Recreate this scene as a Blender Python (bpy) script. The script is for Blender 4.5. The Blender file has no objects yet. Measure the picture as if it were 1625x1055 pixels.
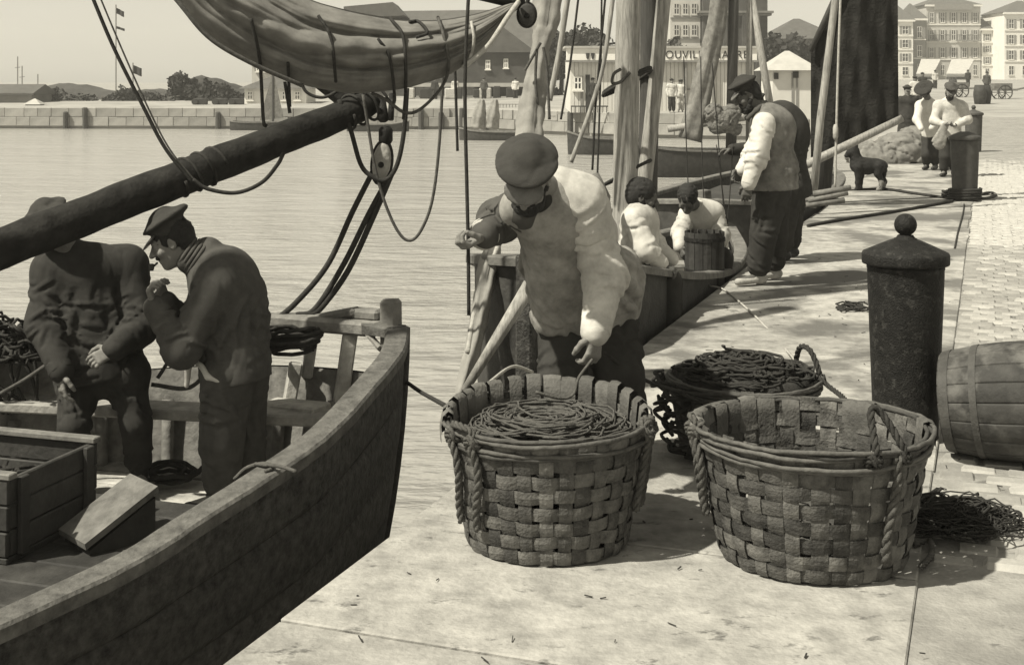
import bpy, bmesh, math, random
import numpy as np
from mathutils import Vector, Matrix
random.seed(7); rng = np.random.default_rng(7)
scene = bpy.context.scene
COL = scene.collection
# ------------------------------------------------------------------ camera
F = 2088.0; CX = 812.5; HY = 130.0; EYE = 1.65          # photo pixels, horizon row, eye height above the quay
cam = bpy.data.cameras.new('camera'); cam.sensor_width = 36.0; cam.lens = F / 1625 * 36
cam.shift_y = -(527.5 - HY) / 1625; cam.clip_end = 3000; cam.clip_start = 0.05
camo = bpy.data.objects.new('camera', cam); COL.objects.link(camo)
camo.location = (0, 0, EYE); camo.rotation_euler = (math.radians(90), 0, 0); scene.camera = camo
# ------------------------------------------------------------------ light
SUN_EL = math.radians(54); SUN_TO = Vector((-0.88, -0.475, 0)).normalized()     # horizontal direction towards the sun
world = bpy.data.worlds.new('World'); scene.world = world; world.use_nodes = True
wn = world.node_tree.nodes; wl = world.node_tree.links; wn.clear()
sky = wn.new('ShaderNodeTexSky'); sky.sky_type = 'NISHITA'; sky.sun_disc = False
sky.sun_elevation = SUN_EL; sky.sun_rotation = math.atan2(SUN_TO.x, SUN_TO.y)
sky.air_density = 1.0; sky.dust_density = 0.5; sky.ozone_density = 1.0
hs = wn.new('ShaderNodeHueSaturation'); hs.inputs['Saturation'].default_value = 0.0
tn = wn.new('ShaderNodeMix'); tn.data_type = 'RGBA'; tn.blend_type = 'MULTIPLY'; tn.inputs[0].default_value = 1.0
tn.inputs[7].default_value = (1.0, 0.95, 0.80, 1)
bg = wn.new('ShaderNodeBackground'); bg.inputs[1].default_value = 0.077
wo = wn.new('ShaderNodeOutputWorld')
wl.new(sky.outputs[0], hs.inputs['Color']); wl.new(hs.outputs[0], tn.inputs[6]); wl.new(tn.outputs[2], bg.inputs[0]); wl.new(bg.outputs[0], wo.inputs[0])
sl = bpy.data.lights.new('sun', 'SUN'); sl.energy = 4.6; sl.angle = math.radians(1.2); sl.color = (1.0, 0.95, 0.81)
so = bpy.data.objects.new('sun', sl); COL.objects.link(so)
tosun = Vector((SUN_TO.x * math.cos(SUN_EL), SUN_TO.y * math.cos(SUN_EL), math.sin(SUN_EL)))
so.rotation_euler = tosun.to_track_quat('Z', 'Y').to_euler(); so.location = tosun * 40
vs = scene.view_settings; vs.view_transform = 'Standard'; vs.look = 'None'; vs.exposure = 0.70; vs.gamma = 1.0; vs.use_curve_mapping = False
scene.render.engine = 'CYCLES'; scene.cycles.max_bounces = 6
# ------------------------------------------------------------------ pixel and quay coordinates
def P(px, py, d): return np.array([(px - CX) / F * d, d, EYE - (py - HY) / F * d])      # photo pixel at depth d
def G(px, py, z=0.0):                                                                   # photo pixel on the level z
    return P(px, py, F * (EYE - z) / (py - HY))
Q0 = np.array([-0.587, 4.39]); QS = np.array([0.3408, 0.9401]); QW = np.array([0.9401, -0.3408])
def Q(s, w, z=0.0):
    p = Q0 + QS * s + QW * w
    return np.array([p[0], p[1], z])
WATER = -1.1
# ------------------------------------------------------------------ materials
def col(v, t=1.0):
    return (v, v * (1 - 0.025 * t), v * (1 - 0.09 * t), 1)
MATS = {}
def mat(name, v, var=0.3, scale=8.0, rough=0.8, bump=0.25, bscale=60.0, stretch=(1, 1, 1), rnd=0.0, spec=0.3, stain=None, bdist=0.01, metal=0.0, obj_coord=False):
    if name in MATS: return MATS[name]
    m = bpy.data.materials.new(name); m.use_nodes = True; MATS[name] = m
    n = m.node_tree.nodes; l = m.node_tree.links; b = n['Principled BSDF']
    tc = n.new('ShaderNodeTexCoord'); mp = n.new('ShaderNodeMapping'); mp.inputs['Scale'].default_value = stretch
    l.new(tc.outputs['Object'], mp.inputs[0])
    a = n.new('ShaderNodeTexNoise'); a.inputs['Scale'].default_value = scale; a.inputs['Detail'].default_value = 8; a.inputs['Roughness'].default_value = 0.65
    l.new(mp.outputs[0], a.inputs['Vector'])
    r = n.new('ShaderNodeValToRGB'); r.color_ramp.elements[0].position = 0.28; r.color_ramp.elements[1].position = 0.74
    r.color_ramp.elements[0].color = col(v * (1 - var)); r.color_ramp.elements[1].color = col(min(0.9, v * (1 + var)))
    l.new(a.outputs['Fac'], r.inputs[0]); out = r.outputs[0]
    if stain:                                             # patches of another tone with a shape of their own
        sv, ss, lo, hi = stain
        s = n.new('ShaderNodeTexNoise'); s.inputs['Scale'].default_value = ss; s.inputs['Detail'].default_value = 5; s.inputs['Roughness'].default_value = 0.6
        geo = n.new('ShaderNodeNewGeometry'); l.new(geo.outputs['Position'], s.inputs['Vector'])
        q = n.new('ShaderNodeMapRange'); q.inputs[1].default_value = lo; q.inputs[2].default_value = hi; fac = s.outputs['Fac']
        if name == 'quay_stone':                          # the wet patches lie along the landing place, not by the baskets
            sx = n.new('ShaderNodeSeparateXYZ'); l.new(geo.outputs['Position'], sx.inputs[0]); yy = n.new('ShaderNodeMapRange'); yy.inputs[1].default_value = 4.6; yy.inputs[2].default_value = 8.0; yy.inputs[3].default_value = -0.12; yy.inputs[4].default_value = 0.035; l.new(sx.outputs[1], yy.inputs[0]); ad = n.new('ShaderNodeMath'); l.new(fac, ad.inputs[0]); l.new(yy.outputs[0], ad.inputs[1]); fac = ad.outputs[0]
        l.new(fac, q.inputs[0])
        x = n.new('ShaderNodeMix'); x.data_type = 'RGBA'; x.inputs[7].default_value = col(sv); l.new(q.outputs[0], x.inputs[0]); l.new(out, x.inputs[6]); out = x.outputs[2]
    if name in ('quay_stone', 'packed_sand'):             # small dark scraps trodden into the ground
        s = n.new('ShaderNodeTexNoise'); s.inputs['Scale'].default_value = 9; s.inputs['Detail'].default_value = 6; s.inputs['Roughness'].default_value = 0.7
        geo = n.new('ShaderNodeNewGeometry'); mq = n.new('ShaderNodeMapping'); mq.inputs['Scale'].default_value = (0.6, 1, 1); l.new(geo.outputs['Position'], mq.inputs[0]); l.new(mq.outputs[0], s.inputs['Vector'])
        q = n.new('ShaderNodeMapRange'); q.inputs[1].default_value = 0.585; q.inputs[2].default_value = 0.66; l.new(s.outputs['Fac'], q.inputs[0])
        x = n.new('ShaderNodeMix'); x.data_type = 'RGBA'; x.inputs[7].default_value = col(0.12); l.new(q.outputs[0], x.inputs[0]); l.new(out, x.inputs[6]); out = x.outputs[2]
    if rnd:
        oi = n.new('ShaderNodeObjectInfo'); q = n.new('ShaderNodeMapRange'); q.inputs[3].default_value = 1 - rnd; q.inputs[4].default_value = 1 + rnd
        l.new(oi.outputs['Random'], q.inputs[0]); x = n.new('ShaderNodeMix'); x.data_type = 'RGBA'; x.blend_type = 'MULTIPLY'; x.inputs[0].default_value = 1
        l.new(out, x.inputs[6]); l.new(q.outputs[0], x.inputs[7]); out = x.outputs[2]
    l.new(out, b.inputs['Base Color'])
    b.inputs['Roughness'].default_value = rough; b.inputs['Specular IOR Level'].default_value = spec; b.inputs['Metallic'].default_value = metal
    if bump:
        c = n.new('ShaderNodeTexNoise'); c.inputs['Scale'].default_value = bscale; c.inputs['Detail'].default_value = 6; l.new(mp.outputs[0], c.inputs['Vector'])
        bp = n.new('ShaderNodeBump'); bp.inputs['Strength'].default_value = bump; bp.inputs['Distance'].default_value = bdist
        l.new(c.outputs['Fac'], bp.inputs['Height']); l.new(bp.outputs[0], b.inputs['Normal'])
    return m
def wool(name, v, var=0.25, scale=14):
    """cloth: fine weave plus soft creases"""
    m = mat(name, v, var=var, scale=scale, rough=0.95, bump=0.5, bscale=260, spec=0.1, bdist=0.004)
    n = m.node_tree.nodes; l = m.node_tree.links; b = n['Principled BSDF']; old = b.inputs['Normal'].links[0].from_node
    tc = n.new('ShaderNodeTexCoord'); t = n.new('ShaderNodeTexNoise'); t.noise_type = 'RIDGED_MULTIFRACTAL'; t.inputs['Scale'].default_value = 13; t.inputs['Detail'].default_value = 3; t.inputs['Distortion'].default_value = 0.8
    l.new(tc.outputs['Object'], t.inputs['Vector']); bp = n.new('ShaderNodeBump'); bp.inputs['Strength'].default_value = 0.25; bp.inputs['Distance'].default_value = 0.006; bp.invert = True
    l.new(t.outputs['Fac'], bp.inputs['Height']); l.new(bp.outputs[0], old.inputs['Normal']); return m
M = dict(
    slab=mat('quay_stone', 0.31, 0.4, 7.0, 0.85, 0.6, 40, rnd=0.14, stain=(0.13, 1.15, 0.50, 0.60)),
    sand=mat('packed_sand', 0.25, 0.32, 7.0, 0.95, 0.6, 60, stain=(0.18, 1.9, 0.52, 0.64)),
    cobble=mat('cobble_stone', 0.30, 0.22, 9.0, 0.85, 0.4, 60, rnd=0.25),
    wall=mat('quay_wall_stone', 0.2, 0.4, 4.0, 0.9, 0.4, 20),
    farblock=mat('far_wall_block', 0.26, 0.3, 1.5, 0.9, 0.2, 6, rnd=0.16), farquay=mat('far_quay_stone', 0.29, 0.2, 0.5, 0.9, 0.2, 3, stain=(0.22, 0.35, 0.5, 0.62)),
    farland=mat('far_ground', 0.3, 0.2, 0.2, 0.95, 0.0),
    hull=mat('tarred_hull', 0.046, 0.85, 24.0, 0.75, 1.0, 60, rnd=0.25, spec=0.25),
    hull2=mat('weathered_painted_hull', 0.4, 0.25, 5.0, 0.75, 0.3, 30, rnd=0.12),
    wood=mat('weathered_wood', 0.15, 0.55, 9.0, 0.85, 0.6, 35, rnd=0.25),
    palewood=mat('pale_scrubbed_wood', 0.32, 0.45, 9.0, 0.85, 0.6, 35, rnd=0.15),
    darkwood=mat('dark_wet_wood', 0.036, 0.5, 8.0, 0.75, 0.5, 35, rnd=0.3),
    spar=mat('dark_tarred_spar', 0.022, 0.6, 10.0, 0.85, 0.6, 45, spec=0.12),
    mast=mat('scraped_pine_mast', 0.26, 0.55, 14.0, 0.7, 0.4, 50, stretch=(3, 3, 0.35)),
    mastdark=mat('dark_mast', 0.05, 0.4, 14.0, 0.7, 0.4, 50, stretch=(3, 3, 0.35)),
    sail=wool('tanned_canvas', 0.16, 0.45, 6),
    sailpale=wool('pale_canvas', 0.24, 0.35, 6),
    saildark=mat('dark_tanned_sail', 0.022, 0.7, 3.5, 0.95, 0.7, 30, spec=0.08, bdist=0.03),
    rope=mat('hemp_rope', 0.085, 0.4, 40.0, 0.95, 0.6, 200, spec=0.1),
    ropepale=mat('pale_new_rope', 0.36, 0.3, 40.0, 0.95, 0.5, 200, spec=0.1),
    ropedark=mat('tarred_rope', 0.035, 0.4, 40.0, 0.9, 0.5, 200, spec=0.15),
    splint=mat('basket_splint', 0.075, 0.65, 20.0, 0.8, 0.6, 110, rnd=0.6),
    splintin=mat('basket_inner_splint', 0.10, 0.4, 16.0, 0.8, 0.5, 90, rnd=0.35),
    withy=mat('withy_rod', 0.07, 0.45, 25.0, 0.8, 0.4, 90, rnd=0.35),
    iron=mat('painted_cast_iron', 0.013, 0.6, 22.0, 0.65, 0.6, 120, spec=0.18, stain=(0.035, 30, 0.56, 0.66)),
    ironfar=mat('rusty_cast_iron', 0.06, 0.4, 10.0, 0.7, 0.4, 60),
    buoy=mat('mottled_buoy', 0.038, 0.6, 9.0, 0.75, 0.5, 30, stain=(0.11, 5, 0.5, 0.62), rnd=0.1), railwood=mat('worn_rail_wood', 0.095, 0.6, 14.0, 0.85, 0.8, 40),
    skin=mat('weathered_skin', 0.17, 0.2, 18.0, 0.6, 0.3, 160),
    skindark=mat('sunburnt_skin', 0.085, 0.25, 18.0, 0.65, 0.3, 160),
    hair=mat('dark_hair', 0.018, 0.3, 30.0, 0.7, 0.7, 200),
    navy=wool('dark_wool', 0.038), navy2=wool('worn_dark_wool', 0.07), cap=wool('cap_wool', 0.045),
    visor=mat('cap_visor', 0.09, 0.4, 20, 0.4, 0.2, 80, spec=0.5),
    smock=wool('canvas_smock', 0.25, 0.45, 11), white=wool('white_shirt', 0.5, 0.15), cream=wool('cream_smock', 0.43, 0.3, 11), grey=wool('grey_smock', 0.16, 0.5, 8),
    clog=mat('pale_leather_shoe', 0.32, 0.3, 20, 0.7, 0.3, 80), boot=mat('black_boot', 0.02, 0.3, 20, 0.5, 0.3, 80),
    fur=mat('black_fur', 0.014, 0.4, 40, 0.8, 0.6, 200), furpale=mat('tan_fur', 0.2, 0.3, 40, 0.9, 0.6, 200),
    plaster=mat('pale_plaster', 0.7, 0.08, 0.8, 0.9, 0.1, 8), plaster2=mat('cream_plaster', 0.44, 0.12, 0.8, 0.9, 0.1, 8),
    board=mat('white_boarding', 0.56, 0.1, 1.2, 0.85, 0.15, 10), stonedark=mat('dark_rubble_wall', 0.06, 0.4, 1.2, 0.95, 0.4, 5),
    tower=mat('tower_stone', 0.17, 0.3, 1.0, 0.95, 0.3, 6), roof=mat('slate_roof', 0.09, 0.25, 2.0, 0.9, 0.3, 9), roofpale=mat('pale_zinc_roof', 0.38, 0.15, 2.0, 0.8, 0.1, 9),
    glass=mat('window_glass', 0.03, 0.2, 2.0, 0.15, 0.0, spec=0.5), shutter=mat('shutter_paint', 0.2, 0.2, 3.0, 0.8, 0.1, 20),
    ink=mat('sign_paint_dark', 0.03, 0.2, 5.0, 0.8, 0.0), awning=mat('awning_canvas', 0.42, 0.15, 2.0, 0.9, 0.1, 10),
    leaf=mat('dark_foliage', 0.032, 0.4, 1.2, 0.9, 0.0), leaf2=mat('mid_foliage', 0.075, 0.4, 1.2, 0.9, 0.0), bark=mat('bark', 0.08, 0.3, 6, 0.9, 0.3, 20),
    net=mat('brown_net', 0.12, 0.6, 8, 0.95, 0.8, 20, bdist=0.05), hill=mat('scrub_hill', 0.05, 0.5, 0.35, 0.95, 0.5, 1.2, bdist=0.4),
)
# ------------------------------------------------------------------ object helpers
WLOC = {}
def wloc(o): return WLOC.get(o.name, np.zeros(3))
def fast_mesh(name, V, Fc, smooth=False, mi=None):
    me = bpy.data.meshes.new(name)
    V = np.asarray(V, dtype=np.float32)
    if isinstance(Fc, np.ndarray):
        k = Fc.shape[1]; nf = len(Fc); tot = np.full(nf, k, np.int32); flat = Fc.astype(np.int32).ravel()
    else:
        tot = np.array([len(f) for f in Fc], np.int32); nf = len(tot); flat = np.array([i for f in Fc for i in f], np.int32)
    me.vertices.add(len(V)); me.vertices.foreach_set('co', V.ravel())
    me.loops.add(len(flat)); me.loops.foreach_set('vertex_index', flat)
    me.polygons.add(nf); st = np.zeros(nf, np.int32); st[1:] = np.cumsum(tot)[:-1]
    me.polygons.foreach_set('loop_start', st)
    if mi is not None: me.polygons.foreach_set('material_index', np.asarray(mi, np.int32))
    me.update(calc_edges=True); me.validate()
    me.polygons.foreach_set('use_smooth', np.full(len(me.polygons), bool(smooth)))
    return me
def tag(o, label=None, cat=None, group=None, kind=None):
    if label: o['label'] = label
    if cat: o['category'] = cat
    if group: o['group'] = group
    if kind: o['kind'] = kind
    return o
def thing(name, base, label, cat, group=None):
    o = bpy.data.objects.new(name, None); COL.objects.link(o); o.empty_display_size = 0.1
    o.location = tuple(base); WLOC[o.name] = np.array(base, float)
    return tag(o, label, cat, group)
class MB:
    """collects faces in world coordinates"""
    def __init__(s): s.V = []; s.F = []; s.n = 0; s.I = []
    def add(s, V, Fc, mi=0):
        V = np.asarray(V, float).reshape(-1, 3); s.V.append(V); o = s.n
        for f in Fc: s.F.append([i + o for i in f]); s.I.append(mi)
        s.n += len(V); return s
    def build(s, name, m, parent=None, smooth=False, label=None, kind=None):
        V = np.concatenate(s.V); ms = m if isinstance(m, (list, tuple)) else [m]
        if parent is not None: org = wloc(parent)
        else:
            lo = V.min(0); hi = V.max(0); org = np.array([(lo[0] + hi[0]) / 2, (lo[1] + hi[1]) / 2, lo[2]])
        me = fast_mesh(name, V - org, s.F, smooth, s.I)
        for x in ms: me.materials.append(x)
        o = bpy.data.objects.new(name, me); COL.objects.link(o)
        if parent is not None: o.parent = parent
        else: o.location = tuple(org)
        WLOC[o.name] = np.array(org, float)
        if label: o['label'] = label
        if kind: o['kind'] = kind
        return o
    def box(s, c, size, R=None, ch=0.0, mi=0):
        """box with optional chamfered edges; R is a 3x3 matrix whose columns are the axes"""
        h = np.asarray(size, float) / 2; R = np.eye(3) if R is None else np.asarray(R, float)
        if ch <= 0:
            V = np.array([[x, y, z] for x in (-1, 1) for y in (-1, 1) for z in (-1, 1)]) * h
            Fc = [(0, 1, 3, 2), (4, 6, 7, 5), (0, 4, 5, 1), (2, 3, 7, 6), (0, 2, 6, 4), (1, 5, 7, 3)]
        else:
            V = []; Fc = []; ix = {}
            for sx in (-1, 1):
                for sy in (-1, 1):
                    for sz in (-1, 1):
                        for a in range(3):
                            v = np.array([sx, sy, sz]) * (h - ch); v[a] += (sx, sy, sz)[a] * ch
                            ix[(sx, sy, sz, a)] = len(V); V.append(v)
            for a in range(3):
                b, c2 = (a + 1) % 3, (a + 2) % 3
                for sg in (-1, 1):
                    q = []
                    for (p, r) in ((-1, -1), (1, -1), (1, 1), (-1, 1)):
                        t = [0, 0, 0]; t[a] = sg; t[b] = p; t[c2] = r; q.append(ix[(*t, a)])
                    Fc.append(q if sg > 0 else q[::-1])
                for p in (-1, 1):
                    for r in (-1, 1):
                        t1 = [0, 0, 0]; t1[a] = -1; t1[b] = p; t1[c2] = r; t2 = list(t1); t2[a] = 1
                        q = [ix[(*t1, b)], ix[(*t2, b)], ix[(*t2, c2)], ix[(*t1, c2)]]
                        Fc.append(q if p * r > 0 else q[::-1])
            for sx in (-1, 1):
                for sy in (-1, 1):
                    for sz in (-1, 1):
                        q = [ix[(sx, sy, sz, a)] for a in range(3)]; Fc.append(q if sx * sy * sz > 0 else q[::-1])
            V = np.array(V)
        return s.add(V @ R.T + np.asarray(c, float), Fc, mi)
    def beam(s, a, b, w, h, up=(0, 0, 1), ch=0.0, mi=0):
        """bar from a to b, w wide sideways and h high along up"""
        a = np.asarray(a, float); b = np.asarray(b, float); x = b - a; L = np.linalg.norm(x); x /= L
        u = np.asarray(up, float); u = u - x * (u @ x); u /= np.linalg.norm(u); y = np.cross(u, x)
        return s.box((a + b) / 2, (L, w, h), np.stack([x, y, u], 1), ch, mi)
    def tube(s, pts, r, seg=7, cap=True, mi=0, flat=None):
        pts = np.asarray(pts, float); n = len(pts); r = np.broadcast_to(np.asarray(r, float), (n,))
        T = np.gradient(pts, axis=0); T /= np.linalg.norm(T, axis=1)[:, None] + 1e-9
        N = np.zeros_like(T); ref = np.array([0, 0, 1.0]) if abs(T[0][2]) < 0.9 else np.array([1.0, 0, 0])
        v = ref - T[0] * (ref @ T[0]); v /= np.linalg.norm(v); N[0] = v
        for i in range(1, n):
            v = N[i - 1] - T[i] * (N[i - 1] @ T[i]); N[i] = v / (np.linalg.norm(v) + 1e-9)
        B = np.cross(T, N); an = np.arange(seg) / seg * 2 * math.pi
        V = pts[:, None] + r[:, None, None] * (np.cos(an)[None, :, None] * N[:, None] + np.sin(an)[None, :, None] * B[:, None])
        Fc = [(i * seg + j, i * seg + (j + 1) % seg, (i + 1) * seg + (j + 1) % seg, (i + 1) * seg + j) for i in range(n - 1) for j in range(seg)]
        if cap: Fc += [tuple(range(seg))[::-1], tuple((n - 1) * seg + j for j in range(seg))]
        return s.add(V.reshape(-1, 3), Fc, mi)
    def twist(s, pts, r, pitch=None, mi=0, strands=3, seg=6):
        """rope laid of three strands"""
        pts = np.asarray(pts, float); pitch = pitch or r * 7
        L = np.concatenate([[0], np.cumsum(np.linalg.norm(np.diff(pts, axis=0), axis=1))]); n = max(4, int(L[-1] / (pitch / 8)))
        n = min(n, 500); u = np.linspace(0, L[-1], n); p = np.stack([np.interp(u, L, pts[:, k]) for k in range(3)], 1)
        T = np.gradient(p, axis=0); T /= np.linalg.norm(T, axis=1)[:, None] + 1e-9
        N = np.zeros_like(T); ref = np.array([0, 0, 1.0]) if abs(T[0][2]) < 0.9 else np.array([1.0, 0, 0])
        v = ref - T[0] * (ref @ T[0]); N[0] = v / np.linalg.norm(v)
        for i in range(1, n):
            v = N[i - 1] - T[i] * (N[i - 1] @ T[i]); N[i] = v / (np.linalg.norm(v) + 1e-9)
        B = np.cross(T, N)
        for k in range(strands):
            a = u / pitch * 2 * math.pi + k * 2 * math.pi / strands
            s.tube(p + r * 0.55 * (np.cos(a)[:, None] * N + np.sin(a)[:, None] * B), r * 0.56, seg, True, mi)
        return s
    def lathe(s, prof, c, seg=32, R=None, mi=0):
        prof = np.asarray(prof, float); an = np.arange(seg) / seg * 2 * math.pi; n = len(prof)
        V = np.stack([prof[:, 0][:, None] * np.cos(an), prof[:, 0][:, None] * np.sin(an), np.repeat(prof[:, 1][:, None], seg, 1)], 2).reshape(-1, 3)
        if R is not None: V = V @ np.asarray(R).T
        Fc = [(i * seg + j, i * seg + (j + 1) % seg, (i + 1) * seg + (j + 1) % seg, (i + 1) * seg + j) for i in range(n - 1) for j in range(seg)]
        Fc += [tuple(range(seg))[::-1], tuple((n - 1) * seg + j for j in range(seg))]
        return s.add(V + np.asarray(c, float), Fc, mi)
    def grid(s, Pt, mi=0, flip=False):
        Pt = np.asarray(Pt, float); a, b = Pt.shape[:2]
        Fc = [(i * b + j, (i + 1) * b + j, (i + 1) * b + j + 1, i * b + j + 1) for i in range(a - 1) for j in range(b - 1)]
        if flip: Fc = [f[::-1] for f in Fc]
        return s.add(Pt.reshape(-1, 3), Fc, mi)
    def prism(s, poly, vec, mi=0):
        """flat polygon pushed along vec"""
        A = np.asarray(poly, float); n = len(A); V = np.concatenate([A, A + np.asarray(vec, float)])
        Fc = [tuple(range(n))[::-1], tuple(range(n, 2 * n))] + [(i, (i + 1) % n, n + (i + 1) % n, n + i) for i in range(n)]
        return s.add(V, Fc, mi)
def spline(pts, n=24):
    """Catmull-Rom through the points"""
    p = np.asarray(pts, float)
    if len(p) == 2: return p[0] + (p[1] - p[0]) * np.linspace(0, 1, n)[:, None]
    q = np.vstack([2 * p[0] - p[1], p, 2 * p[-1] - p[-2]]); m = len(p) - 1; u = np.linspace(0, m - 1e-6, n); i = u.astype(int); t = (u - i)[:, None]
    a, b, c, d = q[i], q[i + 1], q[i + 2], q[i + 3]
    return 0.5 * (2 * b + (c - a) * t + (2 * a - 5 * b + 4 * c - d) * t ** 2 + (3 * b - a - 3 * c + d) * t ** 3)
def rope(name, pts, r, m, parent=None, label=None, cat='rope', group=None, n=40, laid=False, seg=6):
    mb = MB(); p = spline(pts, n)
    (mb.twist(p, r) if laid else mb.tube(p, r, seg))
    o = mb.build(name, m, parent, smooth=True)
    if parent is None: tag(o, label, cat, group)
    return o
def shares(src, name, loc, rot, parent, scale=(1, 1, 1)):
    o = bpy.data.objects.new(name, src); COL.objects.link(o); o.parent = parent; o.location = tuple(np.asarray(loc) - wloc(parent)); o.rotation_euler = rot; o.scale = scale
    WLOC[o.name] = np.asarray(loc, float); return o
def struct(name, mb, m, smooth=False):
    o = mb.build(name, m, None, smooth); o['kind'] = 'structure'; return o
# ------------------------------------------------------------------ water, quay, far land
def water_mat():
    m = bpy.data.materials.new('harbour_water'); m.use_nodes = True; n = m.node_tree.nodes; l = m.node_tree.links; b = n['Principled BSDF']
    b.inputs['Base Color'].default_value = col(0.30); b.inputs['Roughness'].default_value = 0.16; b.inputs['IOR'].default_value = 1.33
    g = n.new('ShaderNodeNewGeometry'); prev = None
    for sc, sx, st, di, dt in ((0.8, 0.45, 0.7, 0.4, 3), (3.0, 0.38, 1.0, 0.26, 5), (9.0, 0.45, 1.0, 0.08, 4)):
        mp = n.new('ShaderNodeMapping'); mp.inputs['Scale'].default_value = (sx, 1, 1); mp.inputs['Rotation'].default_value = (0, 0, 0.12)
        l.new(g.outputs['Position'], mp.inputs[0]); t = n.new('ShaderNodeTexNoise'); t.inputs['Scale'].default_value = sc; t.inputs['Detail'].default_value = dt
        l.new(mp.outputs[0], t.inputs['Vector']); bp = n.new('ShaderNodeBump'); bp.inputs['Strength'].default_value = st; bp.inputs['Distance'].default_value = di
        l.new(t.outputs['Fac'], bp.inputs['Height'])
        if sc > 1:                                            # calm and ruffled patches
            cp = n.new('ShaderNodeTexNoise'); cp.inputs['Scale'].default_value = 0.11; cp.inputs['Detail'].default_value = 2; l.new(mp.outputs[0], cp.inputs['Vector']); cr = n.new('ShaderNodeMapRange'); cr.inputs[1].default_value = 0.38; cr.inputs[2].default_value = 0.62; cr.inputs[3].default_value = st * 0.35; cr.inputs[4].default_value = st; l.new(cp.outputs['Fac'], cr.inputs[0]); l.new(cr.outputs[0], bp.inputs['Strength'])
        if prev: l.new(prev.outputs[0], bp.inputs['Normal'])
        prev = bp
    l.new(prev.outputs[0], b.inputs['Normal']); return m
mb = MB(); mb.add([(-420, -60, WATER), (420, -60, WATER), (420, 620, WATER), (-420, 620, WATER)], [(0, 1, 2, 3)]); struct('water', mb, water_mat())
# quay body: wall on the water side, rising street far along
SS = [-30, 0, 20, 36, 50, 75, 110, 200, 330]
def rise(s): return 0.0 if s < 30 else (s - 30) * 0.009
mb = MB(); top = []; W = [0, 0.02, 3, 8, 20, 60, 140]
Pt = np.array([[Q(s, w, rise(s) - 0.014) for w in W] for s in SS]); mb.grid(Pt)
Wl = np.array([[Q(s, 0, z if z < -1 else rise(s) - 0.014) for z in (-3, 0)] for s in SS]); mb.grid(Wl, 1)
quay = struct('quay', mb, [M['sand'], M['wall']])
# dressed slabs along the edge, each a piece
i = 0; s = -6.2; QW3 = np.array([QW[0], QW[1], 0])
while s < 27:
    L = random.uniform(0.95, 1.5)
    for (w0, w1) in ((0.0, 1.84),):
        off = 0 if w0 == 0 else 0.55
        mbb = MB(); c = Q(s + L / 2 + off, (w0 + w1) / 2, -0.075 + random.uniform(-0.003, 0.003))
        R = np.array([[QS[0], QW[0], 0], [QS[1], QW[1], 0], [0, 0, 1]]); t = random.uniform(-0.003, 0.003)
        R = R @ np.array([[1, 0, t], [0, 1, t], [-t, -t, 1]])
        mbb.box(c + QW3 * random.uniform(-.012, .012), (L - random.uniform(.008, .018), (w1 - w0) - 0.012, 0.15), R, 0.005); mbb.build('paving_slab', M['slab'], quay)
    s += L
# cobbles landward of the slabs: the nearest as pieces, the rest as one part
def cobble_mesh(k):
    b = MB(); r = random.Random(k); b.box((0, 0, 0), (0.175 + r.uniform(-.015, .015), 0.115 + r.uniform(-.01, .01), 0.09), None, 0.022)
    V = np.concatenate(b.V); V[:, 2] += np.where(V[:, 2] > 0, -8 * (V[:, 0] ** 2 + V[:, 1] ** 2) * 0.12, 0); me = fast_mesh('cobble', V, b.F, False); me.materials.append(M['cobble']); return me
CM = [cobble_mesh(k) for k in range(5)]; cells = []
ang = math.atan2(QS[1], QS[0])
for r_ in range(0, 260):
    s = 0.9 + r_ * 0.128
    for c_ in range(0, 24):
        w = 1.925 + c_ * 0.188 + (0.094 if r_ % 2 else 0)
        p = Q(s, w); d = p[1]; px = CX + F * p[0] / d
        if px < 1720 and d < 30: cells.append((d, s, w))
cells.sort(); far = MB()
for k, (d, s, w) in enumerate(cells):
    p = Q(s + random.uniform(-.012, .012), w + random.uniform(-.012, .012), -0.043 + random.uniform(-.006, .008)); a = ang + math.pi / 2 + random.uniform(-.06, .06)
    if k < 300: shares(random.choice(CM), 'cobble', p, (random.uniform(-.04, .04), random.uniform(-.04, .04), a), quay)
    elif k < 2600:
        ca, sa = math.cos(a), math.sin(a); far.box(p, (0.172, 0.112, 0.09), np.array([[ca, -sa, 0], [sa, ca, 0], [0, 0, 1]]), 0.02)
o = far.build('far_cobbles', M['cobble'], quay); o['kind'] = 'stuff'
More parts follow.
